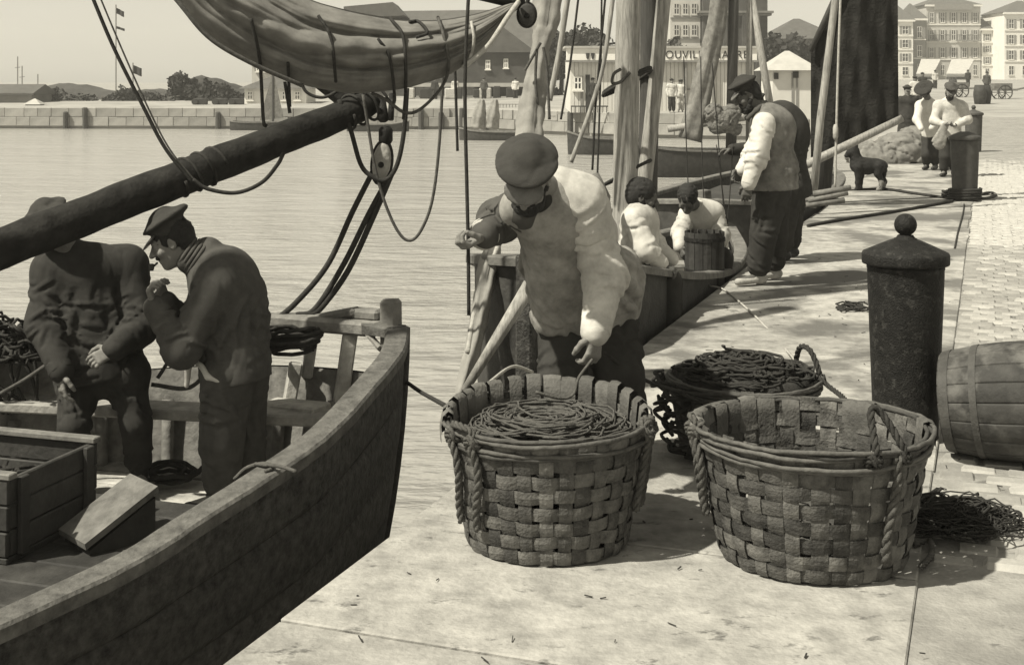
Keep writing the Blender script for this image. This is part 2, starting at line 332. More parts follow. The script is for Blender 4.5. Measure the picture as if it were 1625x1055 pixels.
# the other side of the harbour
edge = [(-220, 84), (-60, 79), (-3, 76), (1, 70), (5, 65), (14, 61), (24, 60), (60, 64)]
mb = MB(); e = np.array(edge); T = np.array([[[x, y, WATER - 1] for x, y in edge], [[x, y, 0.12] for x, y in edge], [[x, y + 0.5, 0.16] for x, y in edge], [[x, y + 14, 0.35] for x, y in edge], [[x, y + 40, 0.9] for x, y in edge], [[x * 1.85, y + 520, 1.2] for x, y in edge]])
mb.grid(T); fq = struct('far_quay', mb, M['farquay'])
bm_ = []
for k in range(4): b = MB(); b.box((0, 0, 0), (1.16 - .12 * k, .3, .535 - .012 * (k % 2)), None, .025); me = fast_mesh('wall_block', np.concatenate(b.V), b.F); me.materials.append(M['farblock']); bm_.append((me, 1.16 - .12 * k))
for zc, off in ((-.14, 0), (-.68, .5)):                      # courses of the far quay wall
    i_ = 1; x_ = -46.0 + off
    while x_ < 13:
        me, L = random.choice(bm_); y_ = np.interp(x_ + L / 2, e[:, 0], e[:, 1]); dy = np.interp(x_ + L, e[:, 0], e[:, 1]) - np.interp(x_, e[:, 0], e[:, 1])
        shares(me, 'wall_block', (x_ + L / 2, y_ + .02 + random.uniform(-.02, .02), zc), (0, 0, math.atan2(dy, L)), fq); x_ += (L + .012) * math.cos(math.atan2(dy, L))
def hill(name, pts, depth, y, m):
    b = MB(); x = np.linspace(pts[0][0], pts[-1][0], 90); z = np.interp(x, [p[0] for p in pts], [p[1] for p in pts]); rows = []
    r = np.random.default_rng(len(name)); nz = np.convolve(r.normal(0, 1, 110), np.ones(5) / 5, 'valid')[:90]
    for f, k in ((0, 0), (0.1, 0.55), (0.25, 0.82), (0.5, 1.0), (0.75, 0.8), (1, 0)): rows.append(np.stack([x, np.full(90, y + depth * f) + nz * 0.4, 0.1 + (z + nz * 0.22 * (k > 0)) * k], 1))
    b.grid(np.array(rows)); return struct(name, b, m, True)
def hx(px, d): return (px - CX) / F * d
def hz(py, d): return EYE - (py - HY) / F * d
d = 96
hill('scrub_bank', [(hx(-300, d), 1.0), (hx(40, d), 1.1), (hx(75, d), 1.5), (hx(118, d), 1.5), (hx(150, d), 1.0), (hx(265, d), 1.0), (hx(300, d), 2.1), (hx(330, d), 1.8), (hx(390, d), 0.9)], 14, 92, M['hill'])
# ------------------------------------------------------------------ boats
def hull(root, Gs, Gp, Kl, N=40, strakes=9, m='hull', m2=None, cap_m='wood', open_port=None, capw=0.12, a=0.55, b=0.9, thick=0.03, cap=True, inside='darkwood'):
    """Gs, Gp: gunwale points from the stem aft; Kl: keel points. Lining + one object for each strake + gunwale rails"""
    g = {1: spline(Gs, N), -1: spline(Gp, N)}; K = spline(Kl, N)
    def S(side, v, off=0.0):
        ph = v * math.pi / 2; c = max(0.0, math.cos(ph)) ** a; z = math.sin(ph) ** (1 / b)
        X = g[side]; p = K + (X - K) * c; p = p.copy(); p[:, 2] = X[:, 2] + (K[:, 2] - X[:, 2]) * z
        if off:
            T = np.gradient(p, axis=0); n = np.stack([T[:, 1], -T[:, 0], 0 * T[:, 0]], 1) * (-side); n /= np.linalg.norm(n, axis=1)[:, None] + 1e-9
            p = p - n * off
        return p
    flip = None
    # orientation: outward for the starboard side
    h = None
    cuts = np.linspace(0, 0.93, strakes + 1)
    lin = MB()
    for side in (1, -1):
        vv = cuts if not (side == -1 and open_port) else cuts[1:]
        lin.grid(np.array([S(side, v, 0.035) for v in vv]), flip=side > 0)
        if side == -1 and open_port:
            k = open_port; lin.grid(np.array([S(side, v, 0.035)[k:] for v in cuts[:2]]))
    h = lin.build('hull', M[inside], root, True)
    for side in (1, -1):
        for i in range(strakes):
            k0 = open_port if (side == -1 and open_port and i == 0) else 0
            j = random.uniform(-.003, .003); e = 0.12 * (cuts[1] - cuts[0])
            rows = [S(side, cuts[i] + (0.002 if i == 0 else -0.002), thick), S(side, cuts[i], j), S(side, cuts[i] + e, -0.012 + j), S(side, cuts[i + 1] - e, -0.014 + j), S(side, cuts[i + 1], j), S(side, cuts[i + 1] + 0.002, thick)]
            mb = MB(); mb.grid(np.array([r[k0:] for r in rows]), flip=side < 0)
            mm = m if (m2 is None or i >= 1) else m2
            mb.build('strake', M[mm], h, True)
        if cap:
            X = S(side, 0, -0.035); Y = S(side, 0, capw); t = 0.055
            wob = rng.normal(0, 0.002, N)
            X[:, 2] += wob; up = np.array([0, 0, t / 2]); rows = [X - up, X + up * 0.6 + (Y - X) * 0.0, X + up + (Y - X) * 0.08, Y + up - (Y - X) * 0.08, Y + up * 0.6, Y - up, X - up]
            mb = MB(); mb.grid(np.array(rows), flip=side < 0)
            A = [r[-1] for r in rows[:-1]]; mb.add(A, [tuple(range(6))]); A = [r[0] for r in rows[:-1]]; mb.add(A, [tuple(range(6))[::-1]])
            mb.build('gunwale', M[cap_m], root, False)
    return g, K, S, h
def qp(L): return [Q(*p) for p in L]
def ellipse_block(root, c, r, h, d, m, name='block', ax=(0, 1, 0), up=(0, 0, 1)):
    """oval pulley block: cheeks, sheave and pin"""
    ax = np.asarray(ax, float); up = np.asarray(up, float); up /= np.linalg.norm(up); ax = ax - up * (ax @ up); ax /= np.linalg.norm(ax); sd = np.cross(up, ax); c = np.asarray(c, float)
    an = np.linspace(0, 2 * math.pi, 22, endpoint=False); mb = MB(); rings = []
    for o_, k in ((-1, 0.82), (-0.8, 0.97), (-0.35, 1), (0.35, 1), (0.8, 0.97), (1, 0.82)):
        rings.append([c + ax * o_ * d / 2 + k * (sd * math.cos(t) * r + up * math.sin(t) * h) for t in an])
    n = len(an); V = np.array(rings).reshape(-1, 3)
    Fc = [(i * n + j, i * n + (j + 1) % n, (i + 1) * n + (j + 1) % n, (i + 1) * n + j) for i in range(5) for j in range(n)] + [tuple(range(n))[::-1], tuple(5 * n + j for j in range(n))]
    mb.add(V, Fc); o = mb.build(name, m, root, True)
    pin = MB(); Rr = np.stack([sd, up, ax], 1); pin.lathe([(r * .3, -d * .58), (r * .34, -d * .5), (r * .34, d * .5), (r * .3, d * .58)], c - up * h * 0.1, 12, Rr); pin.build('pin', M['iron'], o)
    st = MB(); st.tube([c + 1.06 * (sd * math.cos(t) * r + up * math.sin(t) * h) for t in np.linspace(0, 2 * math.pi, 26)], d * 0.14, 6); st.build('strop', M['ropedark'], o, True)
    return o
def coil(mb, c, r0, r1, turns, rr, dz=0.02, jit=0.02, sx=1.0, sy=1.0, rot=0.0, seg=5, z_amp=0.02, seed=0):
    r = np.random.default_rng(seed); n = int(turns * 22); t = np.linspace(0, turns * 2 * math.pi, n)
    w = lambda a: np.convolve(r.normal(0, 1, n + 12), np.ones(13) / 13, 'valid')[:n] * a * 3
    rad = np.linspace(r0, r1, n) + w(jit); x = rad * np.cos(t) * sx + w(jit); y = rad * np.sin(t) * sy + w(jit); cr, sr = math.cos(rot), math.sin(rot)
    z = np.abs(w(z_amp)) + rr + dz * t / (2 * math.pi)
    mb.tube(np.stack([c[0] + x * cr - y * sr, c[1] + x * sr + y * cr, c[2] + z], 1), rr, seg)
# ---- the near boat
B1 = thing('fishing_boat', Q(0, -2.0, WATER), 'tarred fishing boat at lower left with bluff bow, furled sail and heavy dark spar', 'boat')
Gs = qp([(2.38, -.85, .34), (1.95, -.68, .31), (1.44, -.57, .27), (.93, -.52, .19), (.6, -.57, .12), (.12, -.655, .04), (-.25, -.74, -.02), (-1.2, -1.02, -.08), (-2.2, -1.4, -.05), (-3.3, -1.95, 0)])
Gp = qp([(2.38, -.85, .34), (2.5, -1.25, .34), (2.52, -1.72, .33), (2.42, -2.3, .3), (2.1, -2.85, .25), (1.6, -3.2, .2), (.8, -3.45, .13), (-.2, -3.5, .05), (-1.7, -3.3, 0), (-3.5, -2.3, 0)])
Kl = qp([(1.5, -1.15, -1.5), (1.3, -1.35, -1.6), (1.0, -1.65, -1.7), (.3, -1.9, -1.7), (-1, -2.1, -1.65), (-3.4, -2.15, -1.3)])
g1, K1, S1, h1 = hull(B1, Gs, Gp, Kl, N=46, strakes=9, m='hull', cap_m='railwood', open_port=17, capw=0.085, inside='wood', a=.8)
mb = MB(); mb.beam(P(622, 640, 6.95), P(620, 474, 6.98), 0.095, 0.10, up=(0.94, -0.34, 0), ch=0.018); mb.build('stem_post', M['wood'], B1)
mb = MB(); st = np.array([S1(1, v)[0] for v in np.linspace(0.0, .9, 14)]); st[:, 2] += .02; mb.tube(st, 0.04, 8); mb.build('stem', M['hull'], B1, True)
# rail timber lying along the port bow and the stanchions below it
mb = MB(); mb.beam(P(432, 507, 7.25), P(604, 522, 7.02), 0.13, 0.075, ch=0.015); mb.build('rail_timber', M['wood'], B1)
mb = MB(); mb.beam(P(500, 506, 7.22), P(568, 494, 7.12), 0.10, 0.05, ch=0.015); mb.build('rail_timber', M['wood'], B1)
mb = MB(); mb.beam(P(560, 497, 7.14), P(604, 500, 7.08), 0.09, 0.06, ch=0.015); mb.build('rail_timber', M['wood'], B1)
for (x0, y0, x1, y1, d, w) in ((556, 528, 540, 640, 7.1, .075), (497, 526, 486, 600, 7.25, .06), (470, 575, 455, 660, 7.12, .07), (583, 528, 606, 556, 7.02, .03)):
    mb = MB(); mb.beam(P(x0, y0, d), P(x1, y1, d - .05), w, 0.10, up=(0.2, -1, 0), ch=0.01); mb.build('stanchion', M['palewood'], B1)
# thwart, bottom boards of the well, dark after deck
mb = MB(); mb.beam(Q(1.80, -3.0, -.08), Q(2.15, -1.02, -.08), 0.2, 0.055, ch=0.01); mb.build('thwart', M['palewood'], B1)
mb = MB(); mb.beam(P(425, 642, 7.0), P(512, 650, 6.82), 0.16, 0.05, ch=0.01); mb.build('foredeck_beam', M['palewood'], B1)
for k in range(7):
    s0 = 0.98 + k * 0.185; mb = MB(); mb.beam(Q(s0, -3.05 + .02 * k, -.47 + random.uniform(-.006, .006)), Q(s0 + .12, -0.92, -.47), 0.172, 0.03, ch=0.006); mb.build('bottom_board', M['palewood' if k % 3 else 'wood'], B1)
for k in range(13):
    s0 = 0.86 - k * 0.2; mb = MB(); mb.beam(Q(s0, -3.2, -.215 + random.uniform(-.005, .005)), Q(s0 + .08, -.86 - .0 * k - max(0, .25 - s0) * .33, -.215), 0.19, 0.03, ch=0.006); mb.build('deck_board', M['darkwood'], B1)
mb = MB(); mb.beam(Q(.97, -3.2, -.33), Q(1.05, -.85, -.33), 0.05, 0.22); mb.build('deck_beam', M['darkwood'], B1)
for t_ in (0.13, .2, .27, .34, .42, .5):                      # frames inside the starboard side
    i = int(t_ * 45)
    for side in (1, -1):
        pts = [S1(side, v, 0.075)[i] for v in np.linspace(0.1 if side > 0 else .16, .5, 7)]; mb = MB(); mb.tube(pts, 0.035, 6); mb.build('frame', M['wood'], B1, True)
mb = MB(); mb.lathe([(0.1, -1.2), (0.1, .6), (0.085, 3.2), (0.05, 5.2)], Q(.12, -2.75, 0), 14); mb.build('mast', M['mastdark'], B1, True)
# long dark spar slanting over the men
sa, sb = P(-330, 524, 5.45), P(594, 163, 7.5); t = np.linspace(0, 1, 60); pts = sa + (sb - sa) * t[:, None]
rr = np.interp(t, [0, .35, .7, .97, 1], [.095, .095, .092, .082, .055]); rr = rr * (1 + 0.03 * np.sin(t * 67) * np.sin(t * 29 + 1)); pts[:, 2] += .002 * np.sin(t * 41)
mb = MB(); mb.tube(pts, rr, 16); boom = mb.build('spar', M['spar'], B1, True, label='long thick dark tarred spar slanting over the two men')
for tt in (.585, .93):
    c = sa + (sb - sa) * tt; ax = (sb - sa) / np.linalg.norm(sb - sa); n1 = np.cross(ax, [0, 0, 1]); n1 /= np.linalg.norm(n1); n2 = np.cross(ax, n1)
    mb = MB(); a_ = np.linspace(0, 6 * math.pi, 60); mb.tube([c + ax * (q / 75) + (n1 * math.cos(q) + n2 * math.sin(q)) * .094 for q in a_], 0.009, 5); mb.build('lashing', M['ropedark'], boom, True)
mb = MB(); mb.beam(P(478, 98, 7.75), P(566, 168, 7.7), 0.13, 0.13, ch=0.04); mb.build('boom_jaw', M['spar'], B1)
# furled sail bundle
xs = np.linspace(215, 823, 90)
yt = np.interp(xs, [215, 300, 400, 490, 560, 640, 700, 760, 823], [-160, -110, -55, 0, 18, 33, 32, 22, 0]); yb = np.interp(xs, [215, 250, 280, 330, 400, 480, 560, 640, 720, 770, 805, 823], [-70, -40, 2, 62, 103, 137, 150, 143, 118, 78, 30, 7])
ker = np.ones(7) / 7; yt = np.convolve(np.pad(yt, 3, 'edge'), ker, 'valid'); yb = np.convolve(np.pad(yb, 3, 'edge'), ker, 'valid')
dd = np.interp(xs, [215, 823], [6.25, 6.85]); nv = 200; rings = []
for i, x in enumerate(xs):
    u = i / 89; cy, hh = (yt[i] + yb[i]) / 2, (yb[i] - yt[i]) / 2; ring = []
    for j in range(nv):
        a_ = j / nv * 2 * math.pi; sn, cs = math.sin(a_), math.cos(a_)
        w = abs(math.sin(3.5 * a_ + .9 * math.sin(4.3 * u) + 1.6 * u)); w2 = abs(math.sin(6.5 * a_ - 3.4 * u + 1.1 * math.sin(7 * u + a_))); w3 = abs(math.sin(11 * a_ + 6 * u + 1.5 * math.sin(5 * a_ - 6 * u))); fold = 0.52 + .50 * w ** .55 + .20 * w2 ** .6 + .09 * w3 ** .6 + .03 * math.sin(41 * u + 7 * a_) + .02 * math.sin(73 * u - 9 * a_)
        edge_ = abs(sn) ** 2; f = fold * (1 - edge_) + (0.93 + .05 * math.sin(23 * u + 3 * a_)) * edge_; f = max(.3, f)
        ring.append(P(x, cy - hh * sn * (0.9 + .1 * f), dd[i] - 0.2 * math.sin(math.pi * min(1, max(.12, u * 1.0))) ** .5 * cs * f))
    rings.append(ring)
V = np.array(rings).reshape(-1, 3); n = nv
mb = MB(); mb.add(V, [(i * n + j, i * n + (j + 1) % n, (i + 1) * n + (j + 1) % n, (i + 1) * n + j) for i in range(89) for j in range(n)] + [tuple(range(n))[::-1], tuple(89 * n + j for j in range(n))])
sail = mb.build('furled_sail', M['sail'], B1, True, label='furled tanned sail bundle hanging in folds')
mb = MB(); mb.tube([P(100, -230, 6.15), P(300, -150, 6.30), P(560, -60, 6.55), P(830, 8, 6.87)], [.05, .05, .045, .03], 10); mb.build('gaff', M['spar'], B1, True)
rope('bolt_rope', [P(215, -75, 6.20), P(280, 0, 6.13), P(332, 60, 6.15), P(400, 101, 6.20), P(480, 136, 6.30)], 0.012, M['rope'], sail)
rope('bolt_rope', [P(823, 3, 6.81), P(805, 28, 6.72), P(775, 72, 6.67), P(735, 108, 6.63)], 0.014, M['ropepale'], sail)
for L, m_ in (([(398, 30), (412, 95), (418, 190), (424, 200)], 'ropedark'), ([(452, 130), (460, 180)], 'ropedark'), ([(457, 100), (460, 170)], 'ropedark'),
              ([(505, 25), (525, 60), (532, 120), (533, 130)], 'ropedark'), ([(600, 62), (618, 90), (626, 150), (625, 165)], 'ropedark'), ([(620, 30), (640, 60), (644, 130), (640, 190)], 'ropedark'),
              ([(695, 28), (705, 60), (712, 105), (700, 140), (665, 175), (640, 178), (615, 160), (590, 148)], 'rope'), ([(748, 35), (752, 65), (745, 95), (735, 105)], 'ropepale'), ([(650, 35), (665, 35), (678, 52), (660, 60)], 'ropedark')):
    L = spline([(x, y, 0) for x, y in L], 16); pts = []
    for x, y, _ in L:
        i = int(np.clip((x - 215) / 608 * 89, 0, 89)); cy, hh = (yt[i] + yb[i]) / 2, (yb[i] - yt[i]) / 2; sn = (cy - y) / hh; cs = math.sqrt(max(0, 1 - sn * sn)); pts.append(P(x, y, dd[i] - .2 * math.sin(math.pi * max(.12, i / 89)) ** .5 * cs * 1.08 - .02))
    rope('brail_line', pts, 0.0085, M[m_], sail, n=40)
mb = MB(); mb.tube([P(822, 4, 6.85), P(836, 12, 6.85), P(842, -30, 6.85), P(850, -300, 6.85)], .012, 6); mb.build('halyard', M['ropedark'], B1, True)
ellipse_block(B1, P(836, 24, 6.85), 0.045, 0.06, 0.05, M['darkwood'])
# pulley and its falls at the spar end
dB = 7.42
blk = ellipse_block(B1, P(606, 258, dB), 0.052, 0.115, 0.075, M['palewood'], up=(0.12, 0, 1))
mb = MB(); mb.lathe([(0.028, -.05), (.04, -.03), (.04, .03), (.028, .05)], P(612, 215, dB), 12); mb.tube([P(612, 232, dB), P(612, 200, dB)], .02, 6); mb.tube([P(609, 190, dB), P(604, 160, 7.5)], .032, 7); mb.tube([P(620, 190, dB), P(622, 150, 7.5)], .018, 7); mb.build('shackle', M['iron'], B1, True)
for k, L in enumerate(([(594, 268), (560, 335), (520, 420), (470, 480), (432, 512)], [(618, 280), (585, 340), (545, 420), (500, 490), (470, 500)], [(622, 275), (592, 345), (552, 430), (510, 488), (490, 500)])):
    rope('purchase_fall', [P(x, y, dB - (y - 260) / 240 * (0.2)) for x, y in L], 0.0165, M['ropedark'], B1)
for L, m_, r_ in (([(140, -20), (180, 75), (225, 165), (262, 235), (306, 290)], 'ropedark', .0095), ([(152, -20), (192, 75), (232, 165), (268, 235), (310, 288)], 'rope', .0045), ([(306, 285), (330, 300), (375, 306), (415, 290), (440, 262), (450, 243)], 'ropedark', .010),
                  ([(538, 158), (556, 205), (572, 260), (590, 280), (612, 286), (630, 262), (641, 210), (646, 140)], 'ropedark', .013), ([(576, 150), (584, 200), (596, 270), (612, 325), (632, 368), (650, 382), (668, 366), (686, 318), (697, 230), (704, 100)], 'rope', .0085),
                  ([(476, 118), (485, 145), (510, 155), (535, 145), (555, 125)], 'ropedark', .009)):
    dl = 7.3 if L[0][0] > 400 else 6.45
    rope('loose_line', [P(x, y, dl if dl > 7 else 6.4 + (x - 140) * .0006) for x, y in L], r_, M[m_], B1)
# gear lying in the near boat: each its own thing
def open_box(name, c, size, R, m, label, cat, wall=0.025):
    o = thing(name, c, label, cat); R = np.asarray(R); L, W_, H = size; c = np.asarray(c, float)
    mb = MB(); mb.box(c + R @ np.array((0, 0, wall / 2)), (L, W_, wall), R, 0.004); mb.build('base', m, o)
    for q in range(3):
        hb = H / 3; zc = wall + hb * (q + .5)
        for (off, sz) in (((0, W_ / 2 - wall / 2, zc), (L, wall, hb - .006)), ((0, -W_ / 2 + wall / 2, zc), (L, wall, hb - .006)), ((L / 2 - wall / 2, 0, zc), (wall, W_ - 2 * wall - .002, hb - .006)), ((-L / 2 + wall / 2, 0, zc), (wall, W_ - 2 * wall - .002, hb - .006))):
            mb = MB(); mb.box(c + R @ (np.array(off) + [random.uniform(-.004, .004), random.uniform(-.002, .002), 0]), sz, R, 0.005); mb.build('board', m, o)
    for sx in (-1, 1):
        mb = MB(); mb.box(c + R @ np.array((sx * (L / 2 + .014), W_ / 2 - .08, H / 2 + wall)), (.024, .05, H), R, .004); mb.build('cleat', M['darkwood'], o)
        mb = MB(); mb.box(c + R @ np.array((sx * (L / 2 + .014), -W_ / 2 + .08, H / 2 + wall)), (.024, .05, H), R, .004); mb.build('cleat', M['darkwood'], o)
    mb = MB()
    for q in range(14): coil(mb, c + R @ np.array((random.uniform(-L * .3, L * .3), random.uniform(-W_ * .25, W_ * .25), H * .62)), .04, .11, 2, .008, dz=.004, jit=.03, z_amp=.03, seed=1700 + q)
    mb.box(c + R @ np.array((0, 0, H * .33)), (L - .06, W_ - .06, H * .6), R); tag(mb.build('fishing_line', M['ropedark'], None, True), 'dark line heaped inside the open fish box', 'fishing line')
    for (off, sz) in (((0, W_ / 2 - .02, H + wall + .012), (L + .03, .05, .024)), ((0, -W_ / 2 + .02, H + wall + .012), (L + .03, .05, .024))):
        mb = MB(); mb.box(c + R @ np.array(off), sz, R, 0.004); mb.build('rim', M['wood'], o)
    return o
def rz(a): c, s = math.cos(a), math.sin(a); return np.array([[c, -s, 0], [s, c, 0], [0, 0, 1]])
open_box('fish_box', (-2.2, 5.42, -.2), (0.74, 0.58, 0.30), rz(-0.3), M['darkwood'], 'open dark wooden fish box on the deck of the near boat at far left', 'box')
t1 = thing('wedge_block', P(168, 790, 5.3) * [1, 1, 0] + [0, 0, -.2], 'slanting pale board on a dark wedge beside the fish box', 'block')
c = wloc(t1); R = rz(0.75); mb = MB(); mb.prism([c + R @ np.array(q) for q in ((-.12, -.11, 0), (.16, -.11, 0), (.16, -.11, .17), (-.12, -.11, .02))], R @ np.array((0, .22, 0))); mb.build('wedge', M['darkwood'], t1)
mb = MB(); mb.prism([c + R @ np.array(q) for q in ((-.14, -.12, .03), (.17, -.12, .19), (.165, -.12, .215), (-.145, -.12, .055))], R @ np.array((0, .24, 0))); mb.build('board', M['wood'], t1)
mb = MB(); cc = P(462, 555, 7.0)
for k in range(4): coil(mb, cc + [random.uniform(-.02, .02), random.uniform(-.02, .02), -.03 + k * .02], .11 + k * .012, .15, 3, .011, jit=.012, sy=.9, z_amp=.02, seed=k)
tag(mb.build('rope_coil', M['ropedark'], None, True), 'dark coiled rope hung on the bow rail behind the smoking man', 'rope coil')
rope('rope', [P(250, 600, 6.85), P(275, 565, 6.9), P(300, 560, 6.9), P(330, 580, 6.88), P(300, 615, 6.85), P(240, 610, 6.82)], .011, M['rope'], None, 'loose rope looped between the two men in the near boat')
mb = MB(); mb.tube(spline([P(372, 760, 5.22), P(392, 742, 5.2), P(420, 735, 5.17), P(432, 742, 5.12), P(420, 748, 5.1)], 20), .008, 6); mb.tube(spline([P(405, 736, 5.17), P(445, 740, 5.08), P(470, 748, 5.02)], 12), .008, 6); tag(mb.build('rope', M['rope'], None, True), 'short rope end hitched over the near gunwale', 'rope')
rope('mooring_rope', [P(645, 606, 6.92), P(668, 622, 6.4), P(706, 643, 5.3)], .011, M['ropedark'], None, 'taut dark rope from the near boat stem to the basket of line')
# ---- second boat, bow towards us, between the quay and the bent man
B2 = thing('fishing_boat', Q(6, -.85, WATER), 'pale sided fishing boat with tall pine mast moored behind the bent man', 'boat')
Gs = qp([(3.26, -.45, .62), (3.5, -.27, .57), (4, -.15, .5), (5, -.11, .33), (6, -.1, .17), (7.4, -.11, .02), (8.6, -.2, .03), (9.7, -.5, .12)])
Gp = qp([(3.26, -.45, .62), (3.32, -.64, .61), (3.6, -.88, .57), (4.3, -1.15, .47), (5, -1.4, .34), (6, -1.6, .17), (8, -1.55, .04), (9.7, -.9, .12)])
Kl = qp([(3.24, -.46, -1.35), (3.7, -.55, -1.6), (5, -.75, -1.7), (7.5, -.82, -1.7), (9.7, -.7, -1.2)])
g2, K2, S2, h2 = hull(B2, Gs, Gp, Kl, N=40, strakes=9, m='hull2', m2='hull', cap_m='wood', capw=0.09)
mb = MB(); mb.beam(Q(3.2, -.45, -1.3), Q(3.2, -.45, .66), 0.1, 0.1, up=(QS[0], QS[1], 0), ch=.012); mb.build('stem_post', M['hull'], B2)
for k in range(20):
    s0 = 4.1 + k * .26; w0 = np.interp(s0, [4, 5, 6, 8, 9.3], [-.95, -1.2, -1.4, -1.38, -.85]); mb = MB(); mb.beam(Q(s0, w0 + .05, -.36), Q(s0, -.25, -.36), .24, .03, ch=.005); mb.build('bottom_board', M['darkwood'], B2)
for s0, z0 in ((5.2, .14), (7.65, .02)):
    mb = MB(); mb.beam(Q(s0, -1.5, z0), Q(s0, -.16, z0), .22, .04, ch=.006); mb.build('thwart', M['wood'], B2)
mtop = P(1004, -420, 9.5); mbot = P(988, 560, 9.5); mb = MB(); mb.tube(mbot + (mtop - mbot) * np.linspace(0, 1, 30)[:, None], np.linspace(.092, .086, 30), 16); mb.build('mast', M['mast'], B2, True)
for (x0, y0, x1, y1, d, r_, m_) in ((1026, 420, 1030, -300, 9.85, .075, 'mastdark'), (1006, 430, 1064, -120, 9.75, .058, 'mast'), (1043, 150, 1030, 300, 9.9, .02, 'mastdark')):
    mb = MB(); mb.tube(spline([P(x0, y0, d), P((x0 + x1) / 2 + 3, (y0 + y1) / 2, d), P(x1, y1, d)], 20), np.linspace(r_, r_ * .9, 20), 12); mb.build('spar', M[m_], B2, True)
for y_, w_ in ((128, .115), (132, .118), (275, .115), (322, .11)):
    c = P(1000, y_, 9.62); mb = MB(); a_ = np.linspace(0, 2 * math.pi, 40); mb.tube([c + np.array([math.cos(q) * w_ * 1.5 - .02, math.sin(q) * .2 + .03, math.sin(q + 2.2) * .05 + .05 * math.cos(q)]) for q in a_], .013, 6); mb.build('mast_lashing', M['ropedark'], B2, True)
rope('loose_line', [P(985, 110, 9.4), P(974, 118, 9.38), P(972, 132, 9.38), P(985, 130, 9.4), P(1000, 115, 9.4)], .012, M['rope'], B2)
# furled jib running down to the bow, seen behind the cap
def bundle(root, name, pts, rad, m, seg=22, lobes=5, n=50, amp=.16):
    p = spline(pts, n); rad = np.interp(np.linspace(0, 1, n), np.linspace(0, 1, len(rad)), rad); T = np.gradient(p, axis=0); T /= np.linalg.norm(T, axis=1)[:, None]
    ref = np.array([0, -1., 0]); rings = []
    for i in range(n):
        x = np.cross(T[i], ref); x /= np.linalg.norm(x); y = np.cross(x, T[i]); rings.append([p[i] + (x * math.cos(q) + y * math.sin(q)) * rad[i] * (1 + amp * math.sin(lobes * q + i * .16) + amp * .5 * math.sin(9 * q - i * .3) + .05 * math.sin(i * 1.3 + q)) for q in np.linspace(0, 2 * math.pi, seg, endpoint=False)])
    mb = MB(); mb.add(np.array(rings).reshape(-1, 3), [(i * seg + j, i * seg + (j + 1) % seg, (i + 1) * seg + (j + 1) % seg, (i + 1) * seg + j) for i in range(n - 1) for j in range(seg)] + [tuple(range(seg))[::-1], tuple((n - 1) * seg + j for j in range(seg))])
    return mb.build(name, m, root, True)
jib = bundle(B2, 'furled_jib', [P(884, -120, 8.7), P(868, 20, 8.5), P(858, 75, 8.4), P(846, 150, 8.3), P(839, 225, 8.15)], [.085, .085, .05, .07, .085], M['sailpale'])
for L in ([(858, 68), (840, 100), (833, 112)], [(862, 75), (868, 110), (872, 190)], [(852, 78), (850, 130), (857, 200)]): rope('gasket', [P(x, y, 8.22) for x, y in L], .009, M['rope'], jib)
jib2 = bundle(B2, 'furled_jib', [P(790, 360, 7.9), P(776, 420, 7.75), P(762, 490, 7.6), P(748, 560, 7.45), P(728, 636, 7.3)], [.03, .052, .045, .042, .028], M['sailpale'], amp=.22)
rope('gasket', [P(795, 380, 7.8), P(770, 440, 7.68), P(752, 500, 7.55), P(742, 560, 7.42)], .016, M['ropepale'], jib2)
mb = MB(); mb.tube([P(842, 452, 7.42), P(737, 620, 7.3)], [.045, .022], 12); mb.build('bowsprit_strut', M['mast'], B2, True)
for L, r_ in (([(745, -40), (738, 130), (741, 300), (743, 390), (744, 500)], .0072), ([(722, 110), (724, 170), (726, 240)], .009), ([(905, -30), (888, 80), (872, 160)], .02), ([(975, -20), (958, 100), (935, 180), (906, 258)], .016), ([(962, -20), (952, 90), (945, 170), (940, 270)], .008), ([(920, -20), (905, 100), (890, 190)], .008), ([(955, -20), (953, 120), (948, 280)], .007)):
    rope('rigging_line', [P(x, y, 5.16 if 730 < x < 760 else 8.2 if x < 800 else 9.2) for x, y in L], r_, M['mast' if r_ > .015 else 'ropedark'], B2)
for L in ([(1085, 90), (1090, 250), (1098, 400)], [(1112, 90), (1114, 240), (1120, 400)], [(1137, 230), (1150, 330), (1160, 400)], [(1163, 230), (1158, 310), (1150, 400)], [(1130, 100), (1142, 250), (1152, 380)]): rope('rigging_line', [P(x, y, 11.6) for x, y in L], .005, M['ropedark'], B2)
mb = MB(); c = P(946, 300, 9.1); mb.lathe([(.03, -.02), (.09, .0), (.10, .1), (.02, .26)], c - [0, 0, .15], 10); mb.build('canvas_float', M['sail'], B2, True)
# ---- third boat with the great dark sail
B3 = thing('fishing_boat', Q(15, -1.2, WATER), 'black fishing boat under a great dark sail moored farther along the quay', 'boat')
Gs = qp([(10.9, -1.0, .3), (11.2, -.5, .27), (12, -.2, .2), (14, -.12, .1), (16, -.12, .08), (18, -.25, .12), (19.5, -.7, .2)])
Gp = qp([(10.9, -1.0, .3), (11.0, -1.5, .27), (11.8, -2.0, .2), (14, -2.3, .1), (16, -2.3, .08), (18, -2.0, .12), (19.5, -1.4, .2)])
Kl = qp([(10.9, -1.0, -1.4), (12, -1.1, -1.6), (15, -1.2, -1.7), (19.5, -1.1, -1.3)])
hull(B3, Gs, Gp, Kl, N=26, strakes=6, m='hull', capw=.1)
for k in range(9):
    mb = MB(); s0 = 11.5 + k * .85; w1 = np.interp(s0, [11.5, 12.5, 17, 19], [-.62, -.35, -.35, -.8]); w0 = np.interp(s0, [11.5, 12.5, 17, 19], [-1.55, -2.0, -2.0, -1.4]); mb.beam(Q(s0, w0, -.02), Q(s0, w1, -.02), .84, .03, ch=.004); mb.build('deck_board', M['darkwood'], B3)
